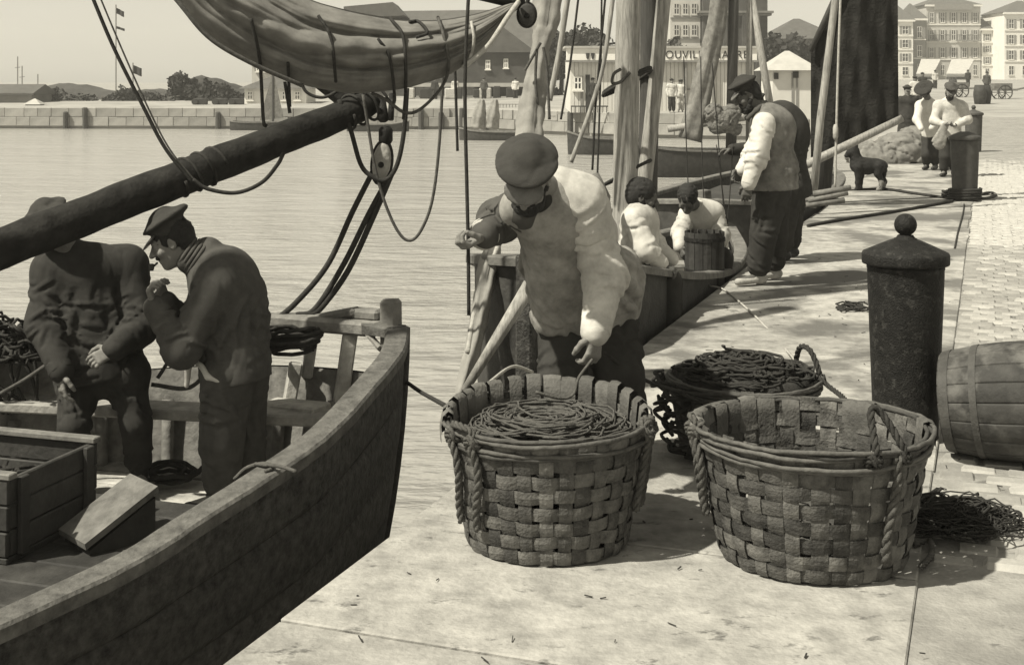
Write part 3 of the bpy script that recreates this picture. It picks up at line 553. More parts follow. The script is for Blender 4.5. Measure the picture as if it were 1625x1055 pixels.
mb = MB(); mb.tube([P(1289, 330, 16.4), P(1302, 190, 16.4), P(1326, -5, 16.4), P(1345, -180, 16.4)], [.05, .05, .045, .04], 10); mb.build('pole', M['mast'], B3, True)
mb = MB(); mb.tube([P(1306, 330, 17.9), P(1362, -300, 17.9)], [.09, .07], 12); mb.build('mast', M['mastdark'], B3, True)
ny, nx = 40, 60; Pt = []
for i in range(ny):
    v = i / (ny - 1); row = []
    for j in range(nx):
        u = j / (nx - 1); fy = 252 + (193 - 252) * u + 5 * abs(math.sin(11 * u)) - 2; xl = 1287; ylt = 78 - (u * 138) * 2.1; y = fy + (max(ylt, -320) - fy) * v; x = xl + 139 * u - 2.5 * u * v
        row.append(P(x, y, 17.5 - .10 * math.sin(math.pi * u) * math.sin(math.pi * (.15 + .7 * v)) + .035 * abs(math.sin(7.5 * u + 2.2 * v + math.sin(3 * v))) + .02 * abs(math.sin(17 * u - 5 * v)) + .02 * math.sin(31 * u + 9 * v)))
    Pt.append(row)
Pt = np.array(Pt); mb = MB(); mb.grid(Pt); mb.grid(Pt + [0, .012, 0], flip=True); mb.build('sail', M['saildark'], B3, True, label='great dark tanned sail')
mb = MB(); mb.tube([P(1272, 266, 17.45), P(1300, 252, 17.45), P(1432, 188, 17.45)], [.05, .06, .05], 10); mb.build('boom', M['mast'], B3, True)
mb = MB(); mb.tube([P(1286, 82, 17.45), P(1330, -12, 17.45), P(1400, -165, 17.45)], [.035, .045, .045], 10); mb.build('yard', M['mastdark'], B3, True)
rope('halyard', [P(1338, -100, 16.9), P(1333, 20, 16.9), P(1329, 140, 16.9), P(1325, 300, 16.9)], .016, M['ropepale'], B3); mb = MB(); mb.lathe([(.02, -.1), (.035, -.06), (.035, .06), (.02, .1)], P(1326, 210, 16.88), 8); mb.build('block', M['palewood'], B3, True)
for L in ([(1282, 318), (1345, 306)], [(1275, 326), (1340, 318)], [(1290, 308), (1350, 298)]):
    mb = MB(); mb.tube([P(x, y, 15.9) for x, y in L], .035, 8); mb.build('loose_spar', M['wood'], B3, True)
mb = MB(); mb.beam(Q(10.98, -.95, -1), Q(10.9, -1.0, .42), .12, .12, ch=.01); mb.build('stem_post', M['wood'], B3)
# ---- boats lying off in the harbour
def small_boat(px, py, d, L, beam, yaw, label, group='boats lying in the harbour', m='hull2', H=.55, mast=None, m2='hull'):
    c = P(px, py, d); c[2] = WATER; o = thing('moored_boat', c, label, 'boat', group); R = rz(yaw)
    f = lambda x, y, z: c + R @ np.array([x, y, 0]) + [0, 0, z]
    xs_ = [L / 2, L / 2 * .9, L * .25, -L * .1, -L * .35, -L / 2]; bs = [0, .3, .85, 1, .9, .55]; zs = [H * 1.45, H * 1.35, H * 1.08, H, H * 1.02, H * 1.15]
    hull(o, [f(x, b_ * beam / 2, z) for x, b_, z in zip(xs_, bs, zs)], [f(x, -b_ * beam / 2, z) for x, b_, z in zip(xs_, bs, zs)], [f(x * .93, 0, -.35) for x in xs_], N=16, strakes=4, m=m, m2=m2, capw=.07)
    mb = MB(); mb.add([f(x, y, H * .6) for x, y in ((L * .38, 0), (L * .2, beam * .36), (-L * .4, beam * .3), (-L * .4, -beam * .3), (L * .2, -beam * .36))], [(0, 1, 2, 3, 4)]); mb.build('bottom_boards', M['wood'], o)
    for xx in (-.2, .12): mb = MB(); mb.beam(f(L * xx, -beam * .42, H * .85), f(L * xx, beam * .42, H * .85), .2, .04); mb.build('thwart', M['wood'], o)
    if mast: mb = MB(); mb.tube([f(L * .1, 0, H * .5), f(L * .1 + mast[1], 0, mast[0])], [.07, .05], 8); mb.build('mast', M[mast[2]], o, True)
    return o
b = small_boat(1125, 275, 38.5, 5.2, 1.7, math.pi + .1, 'grey boat with a brown furled sail lying beyond the seated men', H=.75, m='hull2', m2='hull2')
bundle(b, 'furled_sail', [P(1152, -150, 38.3), P(1139, 20, 38.3), P(1117, 130, 38.3), P(1094, 222, 38.3)], [.24, .24, .28, .32], M['sail'], n=24)
mb = MB(); mb.tube([P(1160, 240, 38.4), P(1168, -200, 38.4)], [.16, .14], 8); mb.build('mast', M['mastdark'], b, True); mb = MB(); mb.tube([P(1060, 205, 38.2), P(1240, 178, 38.2)], .1, 8); mb.build('boom', M['mast'], b, True)
mb = MB(); mb.tube([P(1188, 240, 38.6), P(1190, -60, 38.6)], .09, 8); mb.build('pole', M['mast'], b, True); mb = MB(); mb.tube([P(1228, 200, 38.6), P(1214, 120, 38.6), P(1188, -30, 38.6)], .11, 8); mb.build('pole', M['mast'], b, True)
NETB = b
b = small_boat(962, 240, 50, 2.9, 1.3, math.pi + .05, 'small boat with white topsides beside the big pine mast', m='plaster', m2='plaster', H=.6)
b = small_boat(790, 220, 62, 3.6, 1.2, math.pi, 'low rowing boat beyond the bent man\'s cap', m='palewood', H=.4)
for (x_, lb) in ((762, 'left'), (783, 'right')):
    o = bundle(None, 'stacked_sail', [P(x_ - 4, 204, 70), P(x_ - 1, 180, 70), P(x_ + 2, 158, 70)], [.36, .34, .15], M['sailpale'], n=14); tag(o, 'upright pale canvas bundle on the far quay, the %s one of two' % lb, 'canvas', 'canvas bundles on the far quay')
b = small_boat(420, 205, 75, 3.8, 1.3, 0, 'small boat with a dark triangular sail before the white house', m='hull', H=.45)
mb = MB(); c = P(432, 190, 74.9); mb.prism([P(412, 192, 74.9), P(450, 187, 74.9), P(433, 112, 74.9)], (0, .05, 0)); mb.build('sail', M['sail'], b); mb = MB(); mb.tube([P(433, 200, 74.9), P(433, 100, 74.9)], .06, 6); mb.build('mast', M['mastdark'], b)
b = small_boat(600, 205, 73, 3.4, 1.2, 0, 'dark boat under the end of the heavy spar at the far quay', m='hull', H=.4)
# ------------------------------------------------------------------ things on the quay
def bollard(c, h, r0, r1, ball, label, m, lean=0.0):
    o = thing('bollard', c, label, 'bollard', 'cast iron bollards along the quay'); c = np.asarray(c, float); R = rz(0) if not lean else np.array([[math.cos(lean), 0, math.sin(lean)], [0, 1, 0], [-math.sin(lean), 0, math.cos(lean)]])
    mb = MB(); mb.lathe([(r0 * 1.02, -.03), (r0, .02), (r0 + (r1 - r0) * .5, h * .5), (r1 * .985, h - .10), (r1 * .985, h - .075), (r1 * 1.0, h - .07), (r1 * 1.0, h - .0525)], c, 40, R); post = mb.build('post', m, o, True)
    mb = MB(); mb.lathe([(r1 * 1.04, h - .052), (r1 * 1.115, h - .048), (r1 * 1.125, h - .04), (r1 * 1.125, h - .006), (r1 * 1.10, h + .004), (r1 * .78, h + .03), (r1 * .5, h + .052), (r1 * .3, h + .066)], c, 40, R); cp = mb.build('cap', m, o, True)
    if ball:
        mb = MB(); pr = [(r1 * .3, h + .05), (r1 * .3, h + .068), (r1 * .245, h + .072), (r1 * .2, h + .084)]; br = .052; cz = h + .082 + .05
        pr += [(br * math.cos(q), cz + br * math.sin(q)) for q in np.linspace(-1.15, 1.54, 14)]; mb.lathe(pr, c, 32, R); mb.build('ball', m, o, True)
    return o
bollard(G(1437, 690), .85, .147, .177, True, 'big black iron bollard with a ball on its cap behind the right basket', M['iron'])
bollard(G(1531, 318), .89, .165, .195, False, 'rusty iron bollard with a rope round its foot near the black dog', M['ironfar'])
bollard(G(1545, 242) * [1, 1, 0], .92, .17, .2, True, 'iron bollard half hidden behind the rope bollard', M['ironfar'])
# ---- woven baskets
def basket(c, rb, rt, H, label, seed, dark=1.0, rows=8, n=30, sx=1.0, wrap=True, lean=(0, 0), tall_back=0.04, mo='splint', start=0.0, wz=1.0):
    o = thing('basket', c, label, 'basket', 'woven splint baskets on the quay'); c = np.asarray(c, float); r = random.Random(seed)
    def R_(z): return rb + (rt - rb) * (z / H) ** .8
    def pos(a, z, off=0): q = R_(z) + off; return c + np.array([math.cos(a) * q * sx + lean[0] * z, math.sin(a) * q + lean[1] * z, z])
    # bottom
    mb = MB(); mb.lathe([(rb * .97, .004), (rb * .97, .02)], c, 28); mb.build('bottom', M['splint'], o)
    th = 0.0045; st_w = 2 * math.pi / n
    for i in range(n):                                         # upright stakes
        a0 = i * st_w + start; a0 += r.uniform(-.03, .03); zt = H + (tall_back * max(0, math.sin(a0)) + .01 + r.uniform(-.012, .006))
        zz = np.linspace(.006, zt, 3 * rows + 3); outer = []; wv = st_w * (.38 + r.uniform(-.05, .05))
        for z in zz:
            k = z / H * rows; off = -th * 1.15 * math.cos(math.pi * (k - .5)) * (1 if i % 2 else -1) if z < H else 0
            outer.append([pos(a0 - wv, min(z, H), off) + [0, 0, max(0, z - H)], pos(a0, min(z, H), off + .002) + [0, 0, max(0, z - H)], pos(a0 + wv, min(z, H), off) + [0, 0, max(0, z - H)]])
        A = np.array(outer); cen = A.mean(1, keepdims=True) * 0 + (c + [0, 0, 0]); inn = A.copy(); dxy = A[:, :, :2] - c[:2]; inn[:, :, :2] -= dxy / np.linalg.norm(dxy, axis=2, keepdims=True) * .004
        mb = MB(); mb.grid(A, flip=True); mb.grid(inn); mb.build('stake', M[mo], o)
    for k in range(rows):                                      # horizontal weavers going over and under
        hgt = H / rows; z0, z1 = k * hgt + .002 + r.uniform(0, .005), (k + 1) * hgt - .002 - r.uniform(0, .005); m_ = n * 6; par = 1 if k % 2 else -1; rr = []
        ph = r.uniform(0, 6)
        for z in (z0, (z0 + z1) / 2, z1):
            row = []
            for j in range(m_ + 1):
                a = j / m_ * 2 * math.pi + start; q = math.cos((a - start) / st_w * math.pi)
                off = th * 1.25 * par * (abs(q) ** .45) * (1 if q > 0 else -1) + (.0025 if z not in (z0, z1) else 0)
                row.append(pos(a, z + .005 * math.sin(3 * a + ph) + .003 * math.sin(11 * a + 2 * ph), off + .0025 * math.sin(7 * a + ph * 3) * (1 if z == z1 else .3)))
            rr.append(row)
        A = np.array(rr); inn = A.copy(); dxy = A[:, :, :2] - c[:2]; inn[:, :, :2] -= dxy / np.linalg.norm(dxy, axis=2, keepdims=True) * .004
        # every visible turn of a weaver over a stake is shaded by its own piece of splint
        for p_ in range(n):
            pass
        mb = MB(); mb.grid(A); mb.grid(inn, flip=True); mb.build('weaver', M[mo], o)
    for k in range(6):                                         # bundle of rods round the rim
        z = H - .055 + .016 * k; off = .011 + .007 * math.sin(k * 2.1); an = np.linspace(0, 2 * math.pi, 90)
        w = np.convolve(rng.normal(0, .026, 110), np.ones(19) / 19, 'valid')[:90]; w = w - (w[-1] - w[0]) * np.linspace(0, 1, 90)
        mb = MB(); mb.tube([pos(a, min(z, H), off + w[j]) + [0, 0, w[(j + 37) % 89] * .7 + tall_back * .5 * max(0, math.sin(a))] for j, a in enumerate(an)], .0078, 6, False); mb.build('rim_rod', M['withy'], o, True)
    if wrap:                                                   # splints bent over the rim at the back and the right
        for i in range(n):
            a0 = i * st_w + start
            if math.sin(a0) > -.15 and r.random() < .85:
                wv = st_w * r.uniform(.34, .52); a0 += r.uniform(-.04, .04); tl = r.uniform(-.03, .03); rows_ = []
                for (off, dz) in ((.03, -.07), (.033, -.02), (.026, .025), (.006, .042), (-.012, .03), (-.018, -.03), (-.02, -.12), (-.028, -.2)):
                    z = H + tall_back * max(0, math.sin(a0)) + tl * .4; a0 += tl * .18; dz = dz * wz if dz > 0 else dz; rows_.append([pos(a0 - wv, H, off) + [0, 0, z - H + dz], pos(a0, H, off + .003 * (1 if off > 0 else -1)) + [0, 0, z - H + dz + .003], pos(a0 + wv, H, off) + [0, 0, z - H + dz]])
                A = np.array(rows_); mb = MB(); mb.grid(A, flip=True); mb.build('folded_splint', M['splintin'], o, True)
    return o, pos
b1c = np.array([(868 - CX) / F * 4.76, 4.76, 0.0]); bk1, pos1 = basket(b1c, .285, .352, .435, 'woven basket filled with coiled fishing line in front of the bent man', 3, start=.05)
b2c = np.array([(1288 - CX) / F * 4.62, 4.62, 0.0]); bk2, pos2 = basket(b2c, .315, .395, .45, 'largest empty woven basket at lower right with knotted rope handles', 5, start=.02, tall_back=-.015, n=32, wz=.45)
b3c = np.array([(1180 - CX) / F * 5.85, 5.85, 0.0]); bk3, pos3 = basket(b3c, .27, .325, .34, 'darker basket heaped with rope standing behind the two front baskets', 9, rows=6, n=26, wrap=False, tall_back=0.0)
def handle(bk, pos, a, H, spread=.13, rise_=.07, down=.3, r_=.0125, m='rope', out=.03, arch=True):
    """rope handle laid down the side and looped over the rim"""
    L = [pos(a - spread, H - .02, .02), pos(a - spread * .9, H, .02) + [0, 0, .02], pos(a - spread * .4, H, out) + [0, 0, rise_], pos(a + spread * .4, H, out) + [0, 0, rise_], pos(a + spread * .9, H, .02) + [0, 0, .02], pos(a + spread, H - .02, .02)]
    if arch: mb = MB(); mb.twist(spline(L, 40), r_); mb.build('handle', M[m], bk, True)
    for q in (-spread, spread):
        if down:
            mb = MB(); L = [pos(a + q, H - .0, -.005) + [0, 0, .02], pos(a + q, H - .03, .03)] + [pos(a + q + .05 * math.sin(k), H - .03 - down * k / 5, .026) for k in range(1, 6)]; mb.twist(spline(L, 40), r_ * 1.15); mb.build('handle_leg', M[m], bk, True)
        mb = MB(); cc = pos(a + q, H - .03, .022); mb.twist([cc + np.array([math.cos(t) * .022, math.sin(t) * .014, .012 * math.sin(2 * t) + .012 * t / 6]) for t in np.linspace(0, 12, 50)], r_ * .9); mb.build('knot', M[m], bk, True)
pi = math.pi
handle(bk1, pos1, -pi * .80, .435, spread=.16, rise_=.03, down=.30, m='rope'); handle(bk1, pos1, -.28, .435, spread=.10, rise_=.02, down=.26, m='rope')
handle(bk2, pos2, -pi * .99, .45, spread=.08, rise_=.03, down=.28, m='rope'); handle(bk2, pos2, -pi * .37, .45, spread=.14, rise_=.12, down=0, m='ropedark', out=-.05); 
mb = MB(); L = [pos2(-pi * .345, .45 - .01, .02)] + [pos2(-pi * .345 + .02 * math.sin(k * 1.3), .44 - .072 * k, .027) for k in range(1, 6)]; mb.twist(spline(L, 40), .0165); mb.build('handle_leg', M['rope'], bk2, True)
handle(bk3, pos3, pi * .12, .34, spread=.30, rise_=.10, down=0, m='ropedark', out=.0)
mb = MB(); L = [P(1300, 600, 5.75), P(1318, 615, 5.7), P(1335, 628, 5.6), P(1350, 645, 5.45)]; mb.twist(spline(L, 24), .011); mb.build('handle_leg', M['ropedark'], bk3, True)
# coiled line in the first basket
mb = MB()
mb.lathe([(.25, .2), (.322, .365), (.25, .388), (.1, .405), (.01, .408)], b1c, 24)
for k in range(40):
    a_ = random.uniform(0, 6.28); q = random.uniform(0, .14); coil(mb, b1c + [math.cos(a_) * q, math.sin(a_) * q, .388 + (.14 - q) * .12 + random.uniform(0, .02)], random.uniform(.09, .2), random.uniform(.09, .23), random.uniform(1.5, 3.2), .0043, dz=.002, jit=.014, z_amp=.016, seed=100 + k, sy=random.uniform(.7, 1), rot=random.uniform(0, 6))
tag(mb.build('fishing_line', M['rope'], None, True), 'tangled coils of fishing line filling the basket before the bent man', 'fishing line')
mb = MB(); coil(mb, b1c + [.03, -.03, .425], .12, .14, 2.0, .0065, dz=.004, jit=.008, z_amp=.006, seed=77, sy=.8); tag(mb.build('line_loop', M['rope'], None, True), 'paler loop of line lying on top of the coils in the filled basket', 'fishing line')
# heap in the third basket, spilling over its left side
mb = MB(); mb.lathe([(.2, .2), (.31, .30), (.27, .355), (.1, .385), (.01, .39)], b3c, 20)
for k in range(64):
    a_ = random.uniform(0, 6.28); q = random.uniform(0, .21); coil(mb, b3c + [math.cos(a_) * q, math.sin(a_) * q, .345 + (.21 - q) * .22], random.uniform(.05, .12), random.uniform(.06, .15), random.uniform(1.2, 2.6), .0065, dz=.003, jit=.02, z_amp=.02, seed=300 + k, sy=random.uniform(.5, 1), rot=random.uniform(0, 6))
for k in range(46):
    a_ = pi + random.uniform(-.75, .95); zz = random.uniform(.02, .36); mb.tube(spline([pos3(a_ - .25, min(.34, zz), .035 + random.uniform(0, .03)), pos3(a_, min(.34, zz), .05 + random.uniform(0, .045)) + [0, 0, random.uniform(-.02, .02)], pos3(a_ + .22, min(.34, max(.02, zz + random.uniform(-.06, .06))), .04)], 10), .0085, 5)
tag(mb.build('rope_heap', M['ropedark'], None, True), 'dark tangled rope heaped over the rear basket', 'rope heap')
# scraps in the second basket: a little coil at the bottom
mb = MB()
for k in range(8): coil(mb, b2c + [random.uniform(-.1, .1), random.uniform(-.05, .12), .02], random.uniform(.06, .12), random.uniform(.1, .17), 2.5, .007, dz=.006, jit=.02, z_amp=.03, seed=500 + k)
tag(mb.build('rope_scrap', M['rope'], None, True), 'rope scraps in the bottom of the empty right basket', 'rope')
# net heap at lower right
mb = MB(); c = G(1518, 838)
for k in range(120):
    a_ = random.uniform(0, 6.28); q = random.uniform(0, .13); cc = c + [math.cos(a_) * q * 1.3, math.sin(a_) * q * .9, max(0, (.16 - q) * .35)]; coil(mb, cc, random.uniform(.03, .12), random.uniform(.04, .14), random.uniform(.8, 2), .0031, dz=.004, jit=.03, z_amp=.02, seed=700 + k, sy=random.uniform(.5, 1), rot=random.uniform(0, 6), seg=4)
for k in range(12):
    a_ = random.uniform(-.5, 1.0); cc = c + [random.uniform(-.2, .05), random.uniform(-.12, .12), .07]; mb.tube(spline([cc, cc + [.12 * math.cos(a_), .12 * math.sin(a_), .02], cc + [.26 * math.cos(a_ + .4), .26 * math.sin(a_ + .4), -.045]], 10), .0055, 5)
tag(mb.build('net_heap', M['ropedark'], None, True), 'tangled heap of net and line on the ground at lower right', 'net')
rope('rope_end', [G(1450, 870) + [0, 0, .012], G(1475, 862) + [0, 0, .012], G(1478, 885) + [0, 0, .012], G(1462, 905) + [0, 0, .012]], .011, M['rope'], None, 'short curl of rope on the ground by the right basket', laid=True)
# big tub lying at the right edge
bc = np.array([(1640 - CX) / F * 5.72, 5.72, .262]); ax = np.array([.86, -.42, .10]); ax /= np.linalg.norm(ax); ub = np.cross(np.cross(ax, [0, 0, 1]), ax); ub /= np.linalg.norm(ub); sd = np.cross(ub, ax)
tb = thing('barrel', bc * [1, 1, 0], 'mottled wooden barrel lying on its side at the right edge', 'barrel'); ns = 18
def brad(x): return .258 - .34 * x * x
for k in range(ns):
    a0, a1 = k / ns * 2 * pi + .002, (k + 1) / ns * 2 * pi - .002; X = np.linspace(-.37, .37, 14); A = []
    for (rr_, aa) in ((-.018, a0), (-.002, a0), (0, a0 + .03), (0.0015, (a0 + a1) / 2), (0, a1 - .03), (-.002, a1), (-.018, a1)):
        A.append([bc + ax * x + (ub * math.cos(aa) + sd * math.sin(aa)) * (brad(x) + rr_) for x in X])
    mb = MB(); mb.grid(np.array(A)); mb.build('stave', M['buoy'], tb, True)
Rb = np.stack([ub, sd, ax], 1)
for x in (-.33, .33): mb = MB(); mb.lathe([(brad(x) - .016, -.008), (brad(x) - .016, .008)], bc + ax * x, 28, Rb); mb.build('head', M['darkwood'], tb)
for x, w_ in ((-.345, .04), (-.22, .03), (.22, .03), (.345, .04)):
    mb = MB(); n_ = 36; A = [[bc + ax * (x + dx_) + (ub * math.cos(q) + sd * math.sin(q)) * (brad(x + dx_) + .004) for q in np.linspace(0, 2 * pi, n_)] for dx_ in (-w_ / 2, w_ / 2)]; mb.grid(np.array(A), flip=True); mb.build('hoop', M['ironfar'], tb, True)
# mooring ropes on the quay
def gr(L, z=.014): return [G(x, y) + [0, 0, z] for x, y in L]
rope('mooring_rope', gr([(1282, 361), (1330, 352), (1400, 341), (1460, 331), (1512, 321)], .02), .02, M['ropedark'], None, 'thick dark hawser lying across the paving to the rusty bollard')
rope('mooring_rope', [P(1345, 303, 19.9)] + gr([(1400, 302), (1450, 309), (1500, 316)], .02) + [G(1520, 318) + [.0, -.12, .05]], .022, M['ropedark'], None, 'dark rope from the dog to the rusty bollard')
rope('rope_loop', gr([(1545, 314), (1570, 308), (1580, 312), (1565, 317), (1545, 316)], .02), .022, M['rope'], None, 'rope loop lying beside the rusty bollard', n=30)
mb = MB(); cc = G(1531, 318) ; coil(mb, cc, .2, .215, 4, .022, dz=.035, jit=.004, z_amp=.003, seed=41); coil(mb, G(1507, 316), .08, .1, 3, .02, dz=.03, jit=.01, seed=43); tag(mb.build('rope_turns', M['ropedark'], None, True), 'dark rope turned round the foot of the rusty bollard', 'rope')
rope('line', [P(1113, 430, 11.2), P(1125, 452, 10.6)] + gr([(1150, 462), (1200, 505), (1250, 560)], .008) + [P(1262, 572, 6.1)], .008, M['ropepale'], None, 'pale line running over the slabs from the second boat to the rear basket')
rope('line', [P(960, 560, 5.35), P(1000, 590, 5.5), P(1045, 612, 5.55), P(1085, 622, 5.6)], .008, M['ropedark'], None, 'dark line slung from the bent man to the rear basket')
rope('line', gr([(1515, 395), (1520, 370), (1528, 340), (1530, 325)], .008), .009, M['ropedark'], None, 'thin line on the cobbles between the two bollards')
rope('line', [P(845, 590, 6.6), P(812, 582, 6.4), P(770, 612, 5.8), P(735, 636, 5.25), P(710, 652, 4.95)], .008, M['ropepale'], None, 'pale line from the second boat bow to the filled basket')
rope('line', [P(940, 570, 5.05), P(918, 600, 5.0), P(910, 625, 4.95), P(890, 632, 4.92), P(850, 622, 4.9)], .006, M['rope'], None, 'thin line hanging from the bent man\'s hand into the basket')
for k, (x_, y_) in enumerate(((1350, 487), (1362, 492), (1340, 490))):
    pass
# canvas heap farther along the quay
mb = MB()
for k in range(170):                                           # straw, chips and scraps trodden over the paving
    s_ = random.uniform(-2, 9); w_ = random.uniform(.05, 2.6); p = Q(s_, w_, .003); a = random.uniform(0, 6.3); L = random.uniform(.006, .035) * (1 if k % 9 else 2.2); mb.beam(p, p + np.array([math.cos(a) * L, math.sin(a) * L, random.uniform(0, .006)]), random.uniform(.0015, .006), .003)
o = mb.build('litter', M['darkwood'], None); o['kind'] = 'stuff'; o['label'] = 'dark straw and wood scraps scattered over the paving'; o['category'] = 'litter'
mb = MB(); c = G(1356, 490)
for k in range(9): coil(mb, c + [random.uniform(-.06, .06), random.uniform(-.1, .1), 0], .02, .07, 1.6, .006, dz=.003, jit=.03, z_amp=.012, seed=1200 + k, sy=1.4)
tag(mb.build('net_scrap', M['ropedark'], None, True), 'flat dark scrap of net on the slabs left of the big bollard', 'net')
mb = MB(); c = P(22, 520, 7.1)
for k in range(26): coil(mb, c + [random.uniform(-.2, .16), random.uniform(-.1, .1), -.12 + random.uniform(-.1, .08)], .03, .11, 1.8, .009, dz=.006, jit=.05, z_amp=.05, seed=1300 + k, sy=.8)
for k in range(8): mb.tube(spline([c + [random.uniform(-.2, .15), -.1, .0], c + [random.uniform(-.2, .2), -.12, -.2], c + [random.uniform(-.2, .25), -.05, -.45]], 10), .01, 5)
tag(mb.build('net_heap', M['ropedark'], None, True), 'dark net heaped on the far gunwale behind the man under the spar', 'net')
rope('rope', [P(0, 625, 6.75), P(40, 602, 6.8), P(84, 572, 6.75)], .011, M['rope'], None, 'rope stretched up to the hand of the man under the spar')
mb = MB(); coil(mb, P(270, 680, 6.9) * [1, 1, 0] + [0, 0, -.45], .08, .16, 5, .012, dz=.008, jit=.02, z_amp=.02, seed=1500); tag(mb.build('rope_coil', M['ropedark'], None, True), 'dark rope coil on the bottom boards between the two men', 'rope coil')
# ------------------------------------------------------------------ sculpting: smooth union of tapered limbs, meshed by surface nets
def unit(v): v = np.asarray(v, float); return v / (np.linalg.norm(v) + 1e-9)
class Sculpt:
    def __init__(s): s.p = []; s.g = []
    def crease(s, pts, amp, w): s.g.append((np.asarray(pts, float), amp, w)); return s
    def cone(s, a, b, r1, r2=None, k=.03, flat=None, sub=False):
        a = np.asarray(a, float); b = np.asarray(b, float); r2 = r1 if r2 is None else r2; m = max(r1, r2)
        s.p.append(('c', a, b, r1, r2, k, flat, sub, np.minimum(a, b) - m, np.maximum(a, b) + m)); return s
    def chain(s, pts, rs, k=.03, flat=None):
        for i in range(len(pts) - 1): s.cone(pts[i], pts[i + 1], rs[i], rs[i + 1], k, flat)
        return s
    def ell(s, c, r, R=None, k=.02, sub=False):
        c = np.asarray(c, float); R = np.eye(3) if R is None else np.asarray(R, float); m = max(r)
        s.p.append(('e', c, np.asarray(r, float), R, 0, k, None, sub, c - m, c + m)); return s
    def cut(s, pt, n): s.p.append(('x', np.asarray(pt, float), unit(n), 0, 0, 0, None, True, None, None)); return s
    def mesh(s, res, wr=0.0, seed=0, wf=1.0, wd=None):
        pad = 4 * res + wr * 2; lo = np.min([p[8] for p in s.p if p[8] is not None and not p[7]], 0) - pad; hi = np.max([p[9] for p in s.p if p[9] is not None and not p[7]], 0) + pad
        n = np.ceil((hi - lo) / res).astype(int) + 1; Fd = np.full(n, .5, np.float32); A = [(lo[i] + np.arange(n[i]) * res).astype(np.float32) for i in range(3)]
        for (ty, a, b, c, d, k, flat, sub, l_, h_) in s.p:
            if ty == 'x':
                q = (A[0][:, None, None] - a[0]) * b[0] + (A[1][None, :, None] - a[1]) * b[1] + (A[2][None, None, :] - a[2]) * b[2]; np.maximum(Fd, q, out=Fd); continue
            m = k + 3 * res + .01; i0 = np.maximum(0, ((l_ - m - lo) / res).astype(int)); i1 = np.minimum(n, np.ceil((h_ + m - lo) / res).astype(int) + 1)
            if np.any(i1 <= i0): continue
            X = A[0][i0[0]:i1[0]][:, None, None]; Y = A[1][i0[1]:i1[1]][None, :, None]; Z = A[2][i0[2]:i1[2]][None, None, :]
            if ty == 'c':
                px, py, pz = X - a[0], Y - a[1], Z - a[2]; ba = b - a; L2 = ba @ ba + 1e-9; h = np.clip((px * ba[0] + py * ba[1] + pz * ba[2]) / L2, 0, 1)
                qx, qy, qz = px - h * ba[0], py - h * ba[1], pz - h * ba[2]
                if flat is not None:
                    fd, ff = unit(flat[0]), flat[1]; t = (qx * fd[0] + qy * fd[1] + qz * fd[2]) * (1 / ff - 1); qx = qx + t * fd[0]; qy = qy + t * fd[1]; qz = qz + t * fd[2]
                dist = np.sqrt(qx * qx + qy * qy + qz * qz) - (c + (d - c) * h)
                if flat is not None: dist = dist * (flat[1] if flat[1] < 1 else 1) ** .5
            else:
                px, py, pz = X - a[0], Y - a[1], Z - a[2]; r = b; R = c
                u = [(px * R[0][j] + py * R[1][j] + pz * R[2][j]) / r[j] for j in range(3)]; l0 = np.sqrt(u[0] ** 2 + u[1] ** 2 + u[2] ** 2)
                l1 = np.sqrt((u[0] / r[0]) ** 2 + (u[1] / r[1]) ** 2 + (u[2] / r[2]) ** 2) + 1e-6; dist = l0 * (l0 - 1) / l1
            sl_ = tuple(slice(i0[j], i1[j]) for j in range(3)); f = Fd[sl_]
            if sub: Fd[sl_] = np.maximum(f, -dist)
            else: h = np.clip(.5 + .5 * (f - dist) / k, 0, 1); Fd[sl_] = f * (1 - h) + dist * h - k * h * (1 - h)
        if wr:
            r = np.random.default_rng(seed); X, Y, Z = A[0][:, None, None], A[1][None, :, None], A[2][None, None, :]; near = np.abs(Fd) < .04; ii = np.nonzero(near); P3 = np.stack([A[j][ii[j]] for j in range(3)], 1); w = np.zeros(len(P3))
            for fq, am in ((34, .8), (58, .8), (90, .7), (130, .5)):
                k1 = unit(r.normal(0, 1, 3) * (1 if wd is None else .45) + (0 if wd is None else np.asarray(wd) * r.choice([-1, 1]))) * fq * wf; k2 = unit(r.normal(0, 1, 3)) * fq * .6 * wf; k3 = unit(r.normal(0, 1, 3)) * fq * .35 * wf
                q_ = 1 - np.abs(np.sin(.5 * (P3 @ k1 + 1.6 * np.sin(P3 @ k2 + r.uniform(0, 6)) + 1.2 * np.sin(P3 @ k3)))); g_ = .5 + .5 * np.sin(P3 @ k2 * .7 + r.uniform(0, 6)); w += am * (3.2 * q_ ** 2 * g_ - .5)
            Fd[ii] += (wr * w).astype(np.float32)
        for pts, amp, w in s.g:                                # creases: paths dropped on the surface, a groove with a raised lip
            for _ in range(4):
                ix = np.clip(np.round((pts - lo) / res).astype(int), 1, n - 2); f0 = Fd[ix[:, 0], ix[:, 1], ix[:, 2]]
                gr = np.stack([Fd[ix[:, 0] + 1, ix[:, 1], ix[:, 2]] - Fd[ix[:, 0] - 1, ix[:, 1], ix[:, 2]], Fd[ix[:, 0], ix[:, 1] + 1, ix[:, 2]] - Fd[ix[:, 0], ix[:, 1] - 1, ix[:, 2]], Fd[ix[:, 0], ix[:, 1], ix[:, 2] + 1] - Fd[ix[:, 0], ix[:, 1], ix[:, 2] - 1]], 1)
                gl = np.linalg.norm(gr, axis=1)[:, None]; pts = pts - np.where(gl > 1e-5, gr / (gl + 1e-9), 0) * np.clip(f0, -.05, .05)[:, None] * .9
            T = np.gradient(pts, axis=0); T /= np.linalg.norm(T, axis=1)[:, None] + 1e-9; nn = gr / (gl + 1e-9); lat = np.cross(T, nn)
